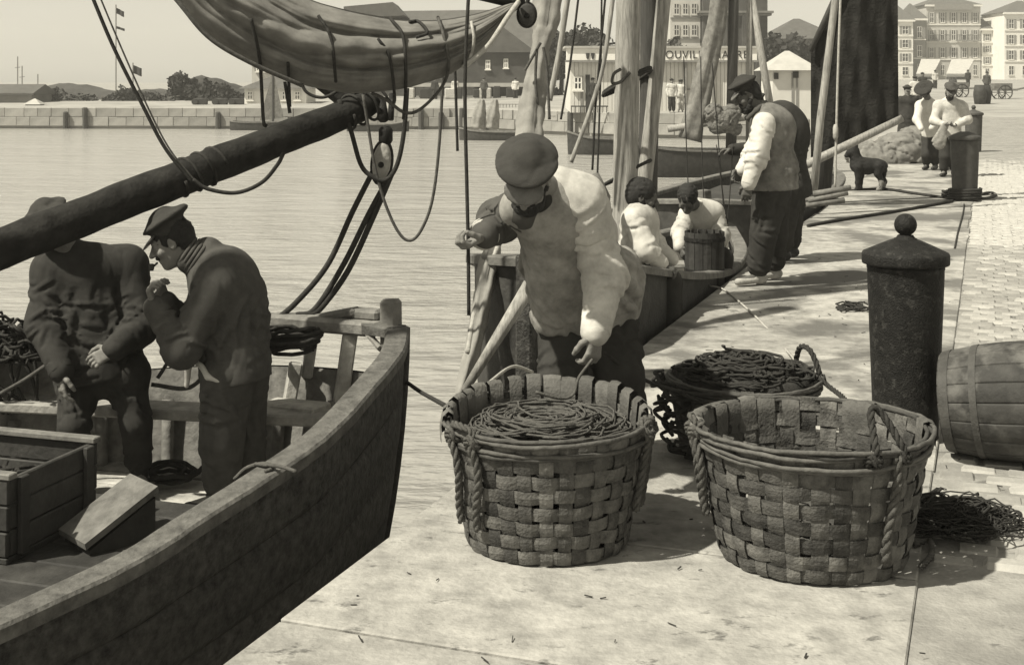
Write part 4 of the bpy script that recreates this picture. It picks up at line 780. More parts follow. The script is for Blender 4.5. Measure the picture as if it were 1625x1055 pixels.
            for off, am, ww in ((0, amp, w), (1.7, -amp * .75, w * 1.15)):
                q = pts + lat * off * w; m = 3 * ww
                for k in range(len(q) - 1):
                    a, b = q[k], q[k + 1]; tp = math.sin(math.pi * (k + .5) / (len(q) - 1)) ** .7; i0 = np.maximum(0, ((np.minimum(a, b) - m - lo) / res).astype(int)); i1 = np.minimum(n, np.ceil((np.maximum(a, b) + m - lo) / res).astype(int) + 1)
                    if np.any(i1 <= i0): continue
                    X = A[0][i0[0]:i1[0]][:, None, None] - a[0]; Y = A[1][i0[1]:i1[1]][None, :, None] - a[1]; Z = A[2][i0[2]:i1[2]][None, None, :] - a[2]; ba = b - a; L2 = ba @ ba + 1e-9; t_ = (X * ba[0] + Y * ba[1] + Z * ba[2]) / L2; inside = (t_ >= 0) & (t_ < 1)
                    d2 = (X - t_ * ba[0]) ** 2 + (Y - t_ * ba[1]) ** 2 + (Z - t_ * ba[2]) ** 2; Fd[i0[0]:i1[0], i0[1]:i1[1], i0[2]:i1[2]] += (am * tp * np.exp(-d2 / (ww * ww)) * inside).astype(np.float32)
        return surfnet(Fd, lo, res)
def limb_creases(sc, a, b, ra, rb, n, r, at=1.0, amp=.0125, w=.011, long=False):
    """folds round a limb (crowded towards one end) or hanging along it"""
    a = np.asarray(a, float); b = np.asarray(b, float); x = unit(b - a); L = np.linalg.norm(b - a); u = unit(np.cross(x, (0.3, 0.2, 1) if abs(x[2]) < .9 else (1, .2, 0))); v = np.cross(x, u)
    for _ in range(n):
        th = r.uniform(0, 6.28); am = amp * r.uniform(.5, 1.2)
        if long:
            t0 = r.uniform(0, .5); t1 = min(1.02, t0 + r.uniform(.3, .7)); tt = np.linspace(t0, t1, 9); aa = th + np.linspace(0, r.uniform(-.7, .7), 9) + .12 * np.sin(np.linspace(0, 5, 9) + th)
        else:
            tc = r.beta(2.2, 1.2) if at > .5 else r.beta(1.2, 2.2); aa = th + np.linspace(0, r.uniform(.9, 2.2), 9); tt = np.clip(tc + np.linspace(0, r.uniform(-.28, .28), 9) + .03 * np.sin(np.linspace(0, 4, 9) + th), .02, .98)
        sc.crease([a + x * L * t + (u * math.cos(q) + v * math.sin(q)) * (ra + (rb - ra) * t) for t, q in zip(tt, aa)], am, w * r.uniform(.75, 1.25))
def surfnet(Fd, lo, res):
    S = Fd < 0; n = np.array(S.shape) - 1; c = np.zeros(n, np.int8); O = [(i, j, k) for i in (0, 1) for j in (0, 1) for k in (0, 1)]
    sl_ = lambda o: (slice(o[0], n[0] + o[0]), slice(o[1], n[1] + o[1]), slice(o[2], n[2] + o[2]))
    for o in O: c += S[sl_(o)]
    act = (c > 0) & (c < 8); I = np.argwhere(act); idx = np.full(n, -1, np.int64); idx[act] = np.arange(len(I)); acc = np.zeros((len(I), 3)); cnt = np.zeros(len(I))
    for o in O:
        for ax in range(3):
            if o[ax] == 0:
                o2 = list(o); o2[ax] = 1; a = Fd[I[:, 0] + o[0], I[:, 1] + o[1], I[:, 2] + o[2]]; b = Fd[I[:, 0] + o2[0], I[:, 1] + o2[1], I[:, 2] + o2[2]]; m = (a < 0) != (b < 0); t = np.where(m, a / np.where(m, a - b, 1), 0)
                q = np.tile(np.array(o, float), (len(I), 1)); q[:, ax] = t; acc[m] += q[m]; cnt[m] += 1
    V = lo + (I + acc / np.maximum(cnt, 1)[:, None]) * res; Q_ = []
    for ax in range(3):
        b, c2 = (ax + 1) % 3, (ax + 2) % 3; sh = list(S.shape); lo_s = [slice(None)] * 3; hi_s = [slice(None)] * 3; lo_s[ax] = slice(0, sh[ax] - 1); hi_s[ax] = slice(1, sh[ax]); A, B = S[tuple(lo_s)], S[tuple(hi_s)]; E = np.argwhere(A != B)
        E = E[(E[:, b] > 0) & (E[:, c2] > 0) & (E[:, b] < n[b]) & (E[:, c2] < n[c2])]
        def cell(db, dc): q = E.copy(); q[:, b] -= db; q[:, c2] -= dc; return idx[q[:, 0], q[:, 1], q[:, 2]]
        q = np.stack([cell(1, 1), cell(0, 1), cell(0, 0), cell(1, 0)], 1); fl = ~A[E[:, 0], E[:, 1], E[:, 2]]; q[fl] = q[fl][:, ::-1]; Q_.append(q)
    return V, np.concatenate(Q_)
def put(name, meshes, m, parent=None, label=None):
    V = []; Fc = []; o = 0
    for v, f in meshes: V.append(v); Fc.append(f + o); o += len(v)
    V = np.concatenate(V); Fc = np.concatenate(Fc); org = wloc(parent) if parent is not None else np.array([V[:, 0].mean(), V[:, 1].mean(), V[:, 2].min()])
    me = fast_mesh(name, V - org, Fc, True); me.materials.append(m); ob = bpy.data.objects.new(name, me); COL.objects.link(ob)
    if parent is not None: ob.parent = parent
    else: ob.location = tuple(org)
    WLOC[ob.name] = org
    if label: ob['label'] = label
    return ob
def hand(sc, w, d, pn, side, curl=.6, s=1.0, spread=1.0):
    """palm and five bent fingers; d along the hand, pn out of the palm, side towards the thumb"""
    d = unit(d); pn = unit(np.asarray(pn, float) - d * (np.asarray(pn, float) @ d)); sd = np.cross(d, pn); sd = sd if sd @ np.asarray(side, float) > 0 else -sd; w = np.asarray(w, float)
    sc.cone(w - d * .03, w + d * .02 * s, .026 * s, .028 * s, .01, (pn, .75)); kn = w + d * .085 * s
    for o in (-.022, 0, .022): sc.cone(w + d * .02 * s + sd * o * s * .7, kn + sd * o * s, .019 * s, .016 * s, .012, (pn, .8))
    for o, L, c0 in ((.030, .072, 0), (.010, .080, .05), (-.010, .075, .1), (-.029, .060, .15)):
        p = kn + sd * o * s; a = 0; q = d
        for j, (fr, r1, r2) in enumerate(((.46, .0100, .0092), (.30, .0092, .0086), (.24, .0086, .0074))):
            a += (curl + c0) * (.8, 1.0, .7)[j]; q = unit(d * math.cos(a) + pn * math.sin(a) + sd * o * spread * 1.5 * (1 - min(1, a))); e = p + q * L * fr * s; sc.cone(p, e, r1 * s, r2 * s, .003); p = e
    t0 = w + d * .025 * s + sd * .026 * s; t1 = t0 + unit(d * .6 + sd * .75 + pn * .35) * .038 * s; t2 = t1 + unit(d * .85 + sd * .15 + pn * (.3 + curl * .5)) * .032 * s; t3 = t2 + unit(d * .8 - sd * .1 + pn * (.35 + curl * .6)) * .024 * s
    sc.chain([t0, t1, t2, t3], [.016 * s, .0125 * s, .0115 * s, .009 * s], .006)
def head(sc, c, f, u, nk, s=1.0):
    f = unit(f); u = unit(np.asarray(u, float) - f * (np.asarray(u, float) @ f)); sd = np.cross(f, u); R = np.stack([sd, f, u], 1); c = np.asarray(c, float); o = lambda a, b, z: c + (sd * a + f * b + u * z) * s
    sc.ell(o(0, -.012, .03), (.076 * s, .096 * s, .093 * s), R, .02); sc.ell(o(0, .022, -.045), (.058 * s, .07 * s, .078 * s), R, .03); sc.ell(o(0, .062, -.102), (.026 * s, .022 * s, .02 * s), R, .025)
    sc.cone(o(-.034, .079, .026), o(.034, .079, .026), .013 * s, None, .012); sc.cone(o(0, .088, .012), o(0, .114, -.026), .009 * s, .0135 * s, .01); sc.cone(o(-.014, .098, -.03), o(.014, .098, -.03), .009 * s, None, .006)
    for g in (-1, 1):
        sc.ell(o(.045 * g, .062, -.028), (.022 * s, .022 * s, .02 * s), R, .02); sc.ell(o(.033 * g, .094, .004), (.014 * s, .012 * s, .010 * s), R, .004, True); sc.ell(o(.033 * g, .076, .004), (.0125 * s,) * 3, R, .003)
        sc.ell(o(.078 * g, -.008, -.008), (.010 * s, .020 * s, .031 * s), R, .008); sc.ell(o(.086 * g, .0, -.006), (.006 * s, .010 * s, .018 * s), R, .002, True)
    sc.cone(o(-.02, .083, -.060), o(.02, .083, -.060), .0085 * s, None, .006); sc.cone(o(-.018, .080, -.074), o(.018, .080, -.074), .009 * s, None, .006)
    sc.cone(o(0, -.02, -.06), np.asarray(nk, float), .056 * s, .062 * s, .03)
    return o, R
def cap(o, R, m, par, s=1.0, tilt=0.0, visor='visor', res=.006, wide=1.0, back=.0):
    sc = Sculpt(); Rt = R @ np.array([[1, 0, 0], [0, math.cos(tilt), -math.sin(tilt)], [0, math.sin(tilt), math.cos(tilt)]])
    sc.cone(o(0, -.012, .055), o(0, -.012, .088), .088 * s, .09 * s, .01, (R[:, 0], .93)); sc.ell(o(0, -.004 - back, .112), (.120 * s * wide, .128 * s * wide, .026 * s), Rt, .02); sc.ell(o(0, -.01 - back, .118), (.1 * s * wide, .108 * s * wide, .024 * s), Rt, .015)
    sc.cut(o(0, 0, .042), -R[:, 2]); cp = put('cap', [sc.mesh(res * s, .0018, 5, 1.5)], m, par)
    sc = Sculpt(); rt = R @ np.array([[1, 0, 0], [0, math.cos(-.5), -math.sin(-.5)], [0, math.sin(-.5), math.cos(-.5)]]); sc.ell(o(0, .088, .046), (.078 * s, .058 * s, .0095 * s), rt, .01); put('visor', [sc.mesh(min(res, .005) * s)], M[visor], cp); return cp
def hairdo(o, R, par, s=1.0, m='hair', res=.007, full=.0):
    sc = Sculpt(); sc.ell(o(0, -.022, .035), ((.083 + full) * s, (.099 + full) * s, (.093 + full) * s), R, .02); sc.ell(o(0, -.06, -.02), ((.07 + full * .5) * s, (.05 + full) * s, .06 * s), R, .03)
    sc.ell(o(0, .075, -.03), (.065 * s, .06 * s, .07 * s), R, .004, True); put('hair', [sc.mesh(res * s, .004, 3, 3)], M[m], par)
def beard(o, R, par, s=1.0, big=1.0, m='hair'):
    sc = Sculpt(); sc.cone(o(-.03, .088, -.048), o(.03, .088, -.048), .010 * s, None, .01)
    if big > .5: sc.ell(o(0, .045, -.10), (.056 * s, .058 * s, .05 * s * big), R, .03); sc.cone(o(-.062, .0, -.03), o(-.04, .04, -.09), .02 * s, .02 * s, .03); sc.cone(o(.062, .0, -.03), o(.04, .04, -.09), .02 * s, .02 * s, .03)
    put('beard' if big > .5 else 'moustache', [sc.mesh(.006 * s, .003, 9, 3)], M[m], par)
def person(label, base, J, hf, hu, skin='skin', res=.009, s=1.0, hands=None, group=None, top='navy', legs='navy2', sleeve=None, shoe='boot', fat=1.0, cap_m=None, cap_kw={}, hair=None, beard_=None, hem=.16, flare=1.0, wr=.0010, sit=False, shoes=True, legw=1.0, hand_s=1.0, extra=None, sleeve_r=1.0, arms='ab', bias=(0, 0, 0)):
    """J: joints in world space. Returns the empty. The body is one mesh, clothes are its neighbours under the same person"""
    r = thing('person', base, label, 'person', group); J = {k: np.asarray(v, float) for k, v in J.items()}
    fwd = unit(np.cross(J['shb'] - J['sha'], J['neck'] - J['pel'])); fl = (fwd, .82)
    B = Sculpt(); mid = (J['chest'] + J['pel']) / 2
    B.chain([J['chest'], mid, J['pel']], [.115 * s * fat, .105 * s * fat, .115 * s * fat], .05, fl); B.cone(J['sha'], J['shb'], .055 * s, None, .05); B.cone(J['chest'], J['neck'], .085 * s, .055 * s, .05)
    for q in 'ab':
        B.chain([J['sh' + q], J['el' + q], J['wr' + q]], [.052 * s, .041 * s, .028 * s], .02); B.chain([J['hip' + q], J['kn' + q], J['an' + q]], [.08 * s, .056 * s, .038 * s], .03); B.cone(J['an' + q] - [0, 0, .02 * s], J['toe' + q], .036 * s, .028 * s, .02)
    if res < .012:
        H = Sculpt(); o, R = head(H, J['head'], hf, hu, J['neck'], s); ms = [B.mesh(max(res, .01)), H.mesh(min(res, .0055))]
    else:
        o, R = head(B, J['head'], hf, hu, J['neck'], s); ms = [B.mesh(res * .8)]
    for q, (d_, pn, sd_, cu) in (hands or {}).items():
        hs = Sculpt(); hand(hs, J['wr' + q], d_, pn, sd_, cu, 1.0 * s * hand_s); ms.append(hs.mesh(.0042 if res < .012 else .007))
    body = put('body', ms, M[skin], r)
    # upper garment
    T = Sculpt(); dn = unit(J['pel'] - J['chest']); hemp = J['pel'] + dn * hem * s + np.asarray(bias)
    T.chain([J['chest'], mid, J['pel'], hemp], [.155 * s * fat, .158 * s * fat, .166 * s * fat * (1 + (flare - 1) * .5), .175 * s * fat * flare], .08, fl); T.cone(J['sha'], J['shb'], .084 * s, None, .10); T.cone(J['chest'], J['neck'], .115 * s, .075 * s, .05)
    Sl = Sculpt() if sleeve else T
    for q in arms:
        w = J['wr' + q]; e = J['el' + q]; Sl.chain([J['sh' + q], e, w + (w - e) * -.02], [.084 * s * sleeve_r, .072 * s * sleeve_r, .052 * s * sleeve_r], .06); Sl.cut(w, unit(w - e)) if False else None
    if extra: extra(T, J, s)
    if res < .0125:
        cr = np.random.default_rng(int(abs(J['head'][0]) * 1000) % 9999)
        for q in arms: limb_creases(Sl, J['sh' + q], J['el' + q], .085 * s * sleeve_r, .075 * s * sleeve_r, 13, cr, 1.0); limb_creases(Sl, J['el' + q], J['wr' + q], .073 * s * sleeve_r, .055 * s * sleeve_r, 14, cr, 0.0)
        limb_creases(T, J['chest'], hemp, .16 * s * fat, .18 * s * fat * flare, 30, cr, long=True, amp=.015, w=.016); limb_creases(T, J['chest'], hemp, .16 * s * fat, .18 * s * fat * flare, 16, cr, amp=.012, w=.013)
    T.cut(hemp + dn * .02, dn if abs(dn[2]) > .5 else (0, 0, -1))
    g = put('smock' if flare > 1.05 else 'jacket', [T.mesh(res, wr * 1.2, 11, 1.0, (.8, .6, .25))], M[top], r)
    if sleeve: put('shirt_sleeves', [Sl.mesh(res, wr * 1.3, 12, 1.3, unit(J['wr' + arms[-1]] - J['sh' + arms[-1]]))], M[sleeve], r)
    # trousers
    L = Sculpt(); L.cone(J['hipa'], J['hipb'], .112 * s * fat, None, .05)
    for q in 'ab': L.chain([J['hip' + q], J['kn' + q], J['an' + q] + [0, 0, .075 * s]], [.106 * s * fat * legw, .092 * s * legw, .082 * s * legw], .03)
    if res < .0125:
        for q in 'ab': limb_creases(L, J['hip' + q], J['kn' + q], .1 * s * fat * legw, .092 * s * legw, 11, cr, long=True, amp=.014, w=.014); limb_creases(L, J['hip' + q], J['kn' + q], .1 * s * fat * legw, .092 * s * legw, 7, cr, 1.0); limb_creases(L, J['kn' + q], J['an' + q], .09 * s * legw, .082 * s * legw, 12, cr, 1.0)
    for q in 'ab':
        if J['an' + q][2] < J['hip' + q][2] - .6 * s and not sit: L.cut([0, 0, J['an' + q][2] + .0 * s - .03], (0, 0, -1))
    put('trousers', [L.mesh(res, wr * 1.2, 13, .9, (.8, .6, .2))], M[legs], r)
    cl = Sculpt(); hd_ = unit(J['head'] - J['neck']); cl.cone(J['neck'] - hd_ * .03 * s, J['neck'] + hd_ * .035 * s, .088 * s, .074 * s, .02); cl.cut(J['neck'] + hd_ * .045 * s, hd_); put('collar', [cl.mesh(min(res, .009), .002, 14, 2)], M[top], r) if res < .02 else None
    if res < .012:                                             # cuffs and hem band
        for q in 'ab':
            w = J['wr' + q]; v = unit(w - J['el' + q]); cf = Sculpt(); cf.cone(w - v * .055 * s, w - v * .005, .056 * s * sleeve_r, .053 * s * sleeve_r, .01); cf.cut(w + v * .004, v); cf.cut(w - v * .05 * s, -v); put('cuff', [cf.mesh(.006, .001, 31, 2)], M[sleeve or top], r)
    if shoes:
        for q in 'ab':
            Z = Sculpt(); a = J['an' + q]; t = J['toe' + q]; v = unit((t - a) * [1, 1, 0]); Z.cone(a + [0, 0, .01 * s], a - [0, 0, .03 * s] - v * .02, .05 * s, .045 * s, .02); Z.cone(a - v * .03 - [0, 0, .035 * s], t, .044 * s, .036 * s, .03, (np.array([0, 0, 1.]), .8)); Z.cut([0, 0, min(t[2], a[2]) - .034 * s], (0, 0, -1)); put('shoe', [Z.mesh(min(res, .01))], M[shoe], r)
    if cap_m: cap(o, R, M[cap_m], r, s, res=min(res, .009), **cap_kw)
    if hair: hairdo(o, R, r, s, hair[0], min(res, .009), hair[1])
    if beard_: beard(o, R, r, s, beard_)
    return r, o, R, J
# ---- the bent man between quay edge and basket
d = 5.62
def ank(px, d_, z): p = P(px, 500, d_); p[2] = z; return p
J = dict(head=P(838, 284, 5.03), neck=P(874, 300, 5.24), chest=P(888, 352, 5.33), pel=P(926, 478, 5.62), sha=P(826, 330, 5.2), shb=P(920, 330, 5.28), ela=P(792, 350, 5.40), wra=P(766, 374, 5.16), elb=P(960, 438, 5.28), wrb=P(945, 528, 5.12),
         hipa=P(902, 500, 5.62), hipb=P(962, 500, 5.66), kna=P(892, 600, 5.48), knb=P(984, 596, 5.52), ana=ank(888, 5.6, .085), anb=ank(992, 5.64, .085), toea=ank(880, 5.42, .036), toeb=ank(1000, 5.46, .036))
pA, o, R, J = person('bent man in a canvas smock and dark cap reaching into the filled basket', ank(935, 5.6, 0), J, (-.16, -.62, -.76), (-.05, -.74, .66), skin='skin', res=.0075, top='smock', legs='navy', shoe='boot', fat=1.16, hem=.10, flare=1.1, cap_m='cap', cap_kw=dict(wide=1.0), beard_=.9, sleeve='cream', arms='b', sleeve_r=1.12, wr=.0012,
    hands=dict(a=((-.55, -.4, -.3), (-.6, -.3, .3), (0, -.3, 1), 1.1), b=((-.12, -.25, -1), (-.5, .6, -.1), (-.6, -.6, 0), .75)), legw=1.08,
    extra=lambda T, J, s: (T.ell(P(988, 440, 5.62), (.09, .14, .13), None, .08), T.ell(P(915, 345, 5.42), (.1, .12, .12), None, .08), T.cone(P(870, 340, 5.2), P(880, 500, 5.5), .06, .09, .06)))
# dark jersey sleeve on the arm at the left, pale shoulder yoke and neck opening
Z = Sculpt(); Z.chain([J['sha'] + [.02, 0, 0], J['ela'], J['wra'] + [.012, .01, .005]], [.092, .084, .058], .04); cr = np.random.default_rng(5); limb_creases(Z, J['sha'], J['ela'], .09, .084, 9, cr); limb_creases(Z, J['ela'], J['wra'], .084, .06, 10, cr, 0.0); put('jersey_sleeve', [Z.mesh(.007, .001, 21)], M['navy2'], pA)
Z = Sculpt(); Z.cone(P(858, 318, 5.15), P(848, 366, 5.19), .045, .022, .02); put('neckerchief', [Z.mesh(.007, .003, 22)], M['navy'], pA)
Z = Sculpt(); Z.chain([P(882, 294, 5.25), P(914, 322, 5.28), P(934, 362, 5.28)], [.078, .116, .105], .06); Z.cone(P(894, 304, 5.40), P(936, 372, 5.46), .08, .118, .06); limb_creases(Z, P(885, 300, 5.28), P(936, 372, 5.34), .1, .12, 12, cr, 1.0, amp=.009); limb_creases(Z, P(885, 300, 5.28), P(936, 372, 5.34), .1, .12, 10, cr, long=True, amp=.009); put('shoulder_yoke', [Z.mesh(.0075, .001, 23)], M['cream'], pA)
# ---- smoking man in the near boat
d = 6.5; fz = -.45
J = dict(head=P(272, 384, 6.5), neck=P(316, 412, 6.52), chest=P(352, 455, 6.52), pel=P(372, 575, 6.5), sha=P(345, 452, 6.36), shb=P(335, 446, 6.70), ela=P(288, 556, 6.27), wra=P(246, 487, 6.30), elb=P(300, 545, 6.76), wrb=P(262, 478, 6.56),
         hipa=P(362, 592, 6.42), hipb=P(384, 592, 6.58), kna=P(352, 700, 6.40), knb=P(388, 700, 6.62), ana=ank(352, 6.42, fz + .085), anb=ank(392, 6.62, fz + .085), toea=ank(300, 6.38, fz + .036), toeb=ank(338, 6.58, fz + .036))
pS, o, R, J = person('man in dark jersey and peaked cap lighting a smoke in the near boat', ank(372, 6.5, fz), J, (-.90, -.16, -.40), (-.42, -.02, .90), skin='skin', res=.0075, top='navy2', legs='navy2', fat=1.12, hem=.07, cap_m='cap', cap_kw=dict(tilt=-.18, back=.012), hair=('hair', .002), beard_=.3, legw=1.12, sleeve_r=1.1,
    hands=dict(a=((-.3, -.1, .95), (.75, .1, .3), (0, .9, .2), .9), b=((-.3, -.2, .9), (.6, -.5, .2), (0, -.9, .2), .9)), extra=lambda T, J, s: (T.ell(P(362, 448, 6.55), (.145, .17, .17), None, .09), T.ell(P(385, 500, 6.53), (.12, .16, .2), None, .09), T.cone(P(300, 412, 6.5), P(330, 400, 6.54), .068, .075, .02)))
mb = MB(); mb.tube(spline([o(0, .10, -.066), o(.0, .125, -.074), o(0, .142, -.082)], 8), .0055, 7); mb.lathe([(.009, 0), (.013, .012), (.013, .03), (.010, .034)], o(0, .142, -.09), 10); tag(mb.build('pipe', M['darkwood'], None, True), 'small pipe at the lips of the smoking man', 'pipe')
Z = Sculpt(); Z.chain([P(300, 566, 6.36), P(318, 580, 6.33), P(330, 598, 6.30), P(350, 606, 6.29)], [.018, .014, .012, .007], .01); Z.cone(P(300, 566, 6.38), P(296, 612, 6.4), .024, .010, .01); put('waist_cloth', [Z.mesh(.006, .002, 4)], M['white'], pS)
for k, L in enumerate(([(352, 606), (380, 602), (412, 598)], [(352, 606), (356, 640), (360, 690)])): pass
# ---- man behind the spar
J = dict(head=P(88, 364, 6.68), neck=P(112, 402, 6.76), chest=P(140, 445, 6.76), pel=P(158, 575, 6.75), sha=P(82, 428, 6.70), shb=P(204, 420, 6.84), ela=P(70, 515, 6.62), wra=P(98, 590, 6.48), elb=P(222, 520, 6.72), wrb=P(180, 555, 6.52),
         hipa=P(126, 592, 6.75), hipb=P(198, 592, 6.75), kna=P(118, 675, 6.62), knb=P(216, 672, 6.7), ana=ank(120, 6.72, fz + .085), anb=ank(220, 6.76, fz + .085), toea=ank(112, 6.52, fz + .036), toeb=ank(232, 6.58, fz + .036))
pL, o, R, J = person('man in a dark coat with his face hidden behind the heavy spar', ank(155, 6.75, fz), J, (.25, -.85, -.40), (-.38, -.35, .85), skin='skin', res=.0085, top='navy', legs='navy', fat=1.18, hem=.06, flare=1.02, cap_m='cap', cap_kw=dict(tilt=.12), hair=('hair', 0), legw=.84, sleeve_r=1.15,
    hands=dict(a=((.1, -.2, -1), (.6, .4, 0), (.2, -1, 0), .4), b=((-.6, -.5, -.3), (-.3, .6, -.5), (0, -.2, 1), .7)))
# ---- standing man on the quay edge and the darker man behind him
J = dict(head=P(1186, 152, 10.75), neck=P(1203, 174, 10.77), chest=P(1222, 200, 10.78), pel=P(1224, 288, 10.78), sha=P(1213, 197, 10.60), shb=P(1216, 193, 10.98), ela=P(1201, 250, 10.52), wra=P(1188, 292, 10.50), elb=P(1196, 245, 11.02), wrb=P(1178, 270, 10.95),
         hipa=P(1224, 302, 10.68), hipb=P(1226, 302, 10.88), kna=P(1212, 370, 10.66), knb=P(1228, 370, 10.92), ana=ank(1204, 10.7, .085), anb=ank(1228, 10.98, .085), toea=ank(1172, 10.62, .036), toeb=ank(1198, 10.92, .036))
pC, o, R, J = person('man in grey smock with white sleeves standing at the quay edge', ank(1215, 10.8, 0), J, (-.88, -.05, -.42), (-.42, 0, .9), skin='skindark', res=.011, top='grey', sleeve='white', legs='navy', shoe='clog', fat=1.22, hem=.04, flare=1.22, cap_m='navy', hair=('hair', .0), beard_=.8, legw=1.2, sleeve_r=1.15,
    hands=dict(a=((-.15, 0, -1), (.2, 1, 0), (-1, 0, 0), .4), b=((-.6, 0, -.8), (.2, -1, 0), (-1, 0, .3), .7)), extra=lambda T, J, s: (T.ell(P(1236, 205, 10.8), (.14, .17, .17), None, .07), T.ell(P(1242, 270, 10.8), (.12, .2, .14), None, .07)))
Z = Sculpt(); Z.chain([P(1186, 188, 10.68), P(1200, 176, 10.66), P(1213, 164, 10.74)], [.016, .02, .018], .02); Z.chain([P(1186, 188, 10.8), P(1202, 178, 10.9), P(1214, 165, 10.8)], [.022, .03, .026], .02); put('neckerchief', [Z.mesh(.009, .003, 3)], M['navy2'], pC)
J = dict(head=P(1203, 178, 11.9), neck=P(1224, 185, 12.0), chest=P(1240, 205, 12.05), pel=P(1254, 288, 12.1), sha=P(1232, 200, 11.9), shb=P(1232, 198, 12.25), ela=P(1200, 236, 11.75), wra=P(1162, 238, 11.65), elb=P(1215, 250, 12.3), wrb=P(1180, 258, 12.1),
         hipa=P(1254, 298, 12.0), hipb=P(1256, 298, 12.22), kna=P(1246, 350, 12.0), knb=P(1256, 350, 12.25), ana=ank(1243, 12.1, .085), anb=ank(1256, 12.35, .085), toea=ank(1216, 12.05, .036), toeb=ank(1230, 12.3, .036))
person('dark clad man with rounded back bending behind the grey smocked man', ank(1250, 12.2, 0), J, (-.85, -.1, -.5), (-.5, 0, .85), skin='skindark', res=.012, top='navy', legs='navy', fat=1.2, hem=.12, flare=1.04, cap_m='navy', legw=1.1, hands=dict(a=((-1, -.1, -.1), (0, -.3, -1), (0, -1, .3), .5)), extra=lambda T, J, s: (T.ell(P(1256, 212, 12.1), (.17, .19, .24), None, .08), T.ell(P(1240, 180, 12.1), (.14, .17, .12), None, .08)))
# ---- two men sitting in the second boat
J = dict(head=P(1020, 312, 9.35), neck=P(1016, 334, 9.37), chest=P(1016, 352, 9.37), pel=P(1012, 428, 9.40), sha=P(1006, 350, 9.21), shb=P(1022, 350, 9.55), ela=P(1026, 396, 9.15), wra=P(1050, 418, 9.17), elb=P(1040, 392, 9.55), wrb=P(1066, 412, 9.47),
         hipa=P(1016, 436, 9.31), hipb=P(1018, 436, 9.49), kna=P(1060, 446, 9.31), knb=P(1062, 446, 9.51), ana=ank(1062, 9.31, -.26), anb=ank(1066, 9.51, -.26), toea=ank(1094, 9.31, -.31), toeb=ank(1096, 9.51, -.31))
person('white shirted man seated in the second boat looking right', ank(1015, 9.4, -.34), J, (.92, -.1, -.22), (.15, 0, 1), skin='skindark', res=.011, top='cream', sleeve='white', legs='navy', fat=.98, hem=.05, hair=('hair', .007), beard_=.9, hands=dict(a=((.8, 0, -.4), (-.3, .2, -.9), (0, 1, 0), .6)))
J = dict(head=P(1091, 316, 11.25), neck=P(1104, 328, 11.42), chest=P(1113, 342, 11.5), pel=P(1124, 398, 11.68), sha=P(1092, 342, 11.46), shb=P(1134, 338, 11.5), ela=P(1080, 368, 11.4), wra=P(1078, 392, 11.2), elb=P(1144, 374, 11.45), wrb=P(1138, 392, 11.18),
         hipa=P(1114, 406, 11.66), hipb=P(1134, 406, 11.68), kna=P(1104, 410, 11.3), knb=P(1146, 410, 11.3), ana=ank(1104, 11.32, -.26), anb=ank(1146, 11.32, -.26), toea=ank(1102, 11.15, -.31), toeb=ank(1148, 11.15, -.31))
person('white shirted man bowing his dark head over a tub in the second boat', ank(1122, 11.66, -.34), J, (-.25, -.62, -.74), (-.15, -.72, .66), skin='skindark', res=.012, top='white', sleeve='cream', legs='navy', fat=.92, hem=.04, hair=('hair', .003), sleeve_r=1.0, hands=dict(a=((.3, -.5, -.7), (.6, .3, 0), (0, -1, 0), .6)))
tub = thing('tub', P(1118, 400, 11.0) * [1, 1, 0] + [0, 0, -.34], 'tall staved wooden tub between the knees of the bowed man', 'tub'); c = wloc(tub)
for k in range(14):
    a0, a1 = k / 14 * 2 * pi + .015, (k + 1) / 14 * 2 * pi - .015; A = [[c + np.array([math.cos(a) * (r_ + q), math.sin(a) * (r_ + q), z]) for z, r_ in ((0.005, .135), (.36, .16), (.74, .165))] for q, a in ((-.015, a0), (0, a0), (.002, (a0 + a1) / 2), (0, a1), (-.015, a1))]
    mb = MB(); mb.grid(np.array(A), flip=False); mb.build('stave', M['darkwood'], tub)
for z, r_ in ((.1, .145), (.42, .163), (.68, .167)): mb = MB(); mb.lathe([(r_, z - .015), (r_ + .006, z - .015), (r_ + .006, z + .015), (r_, z + .015)], c, 24); mb.build('hoop', M['iron'], tub)
mb = MB(); mb.lathe([(.14, .02), (.15, .6), (.02, .66)], c, 18); mb.build('catch', M['darkwood'], tub)
mb = MB()
for k in range(10): cc = P(1075 + random.uniform(-18, 12), 425, 10.6) * [1, 1, 0] + [0, 0, -.33]; coil(mb, cc, .1, .17, 3, .014, dz=.03, jit=.04, z_amp=.05, seed=900 + k)
tag(mb.build('rope_heap', M['ropedark'], None, True), 'dark rope heap in the bottom of the second boat between the seated men', 'rope heap')
# ---- people farther along the quay
d = 23
J = dict(head=P(1508, 146, 22.85), neck=P(1508, 158, 23), chest=P(1508, 170, 23), pel=P(1506, 216, 23), sha=P(1489, 168, 22.98), shb=P(1527, 168, 23.02), ela=P(1482, 192, 22.9), wra=P(1498, 198, 22.7), elb=P(1536, 190, 22.9), wrb=P(1516, 200, 22.7), hipa=P(1500, 222, 23), hipb=P(1512, 222, 23), kna=P(1499, 248, 22.95), knb=P(1513, 248, 22.95), ana=ank(1498, 23, .085), anb=ank(1514, 23.05, .085), toea=ank(1494, 22.8, .036), toeb=ank(1516, 22.85, .036))
pG, o, R, J = person('man in a light smock looking down at cloth beside the rusty bollard', ank(1506, 23, 0), J, (-.05, -.8, -.55), (0, -.5, .85), skin='skin', res=.016, top='cream', legs='navy', fat=1.15, hem=.0, flare=1.12, cap_m='navy2', hands=dict(a=((.6, -.5, 0), (0, 0, 1), (0, -1, .4), .5), b=((-.6, -.5, 0), (0, 0, 1), (0, -1, .4), .5)), beard_=.8)
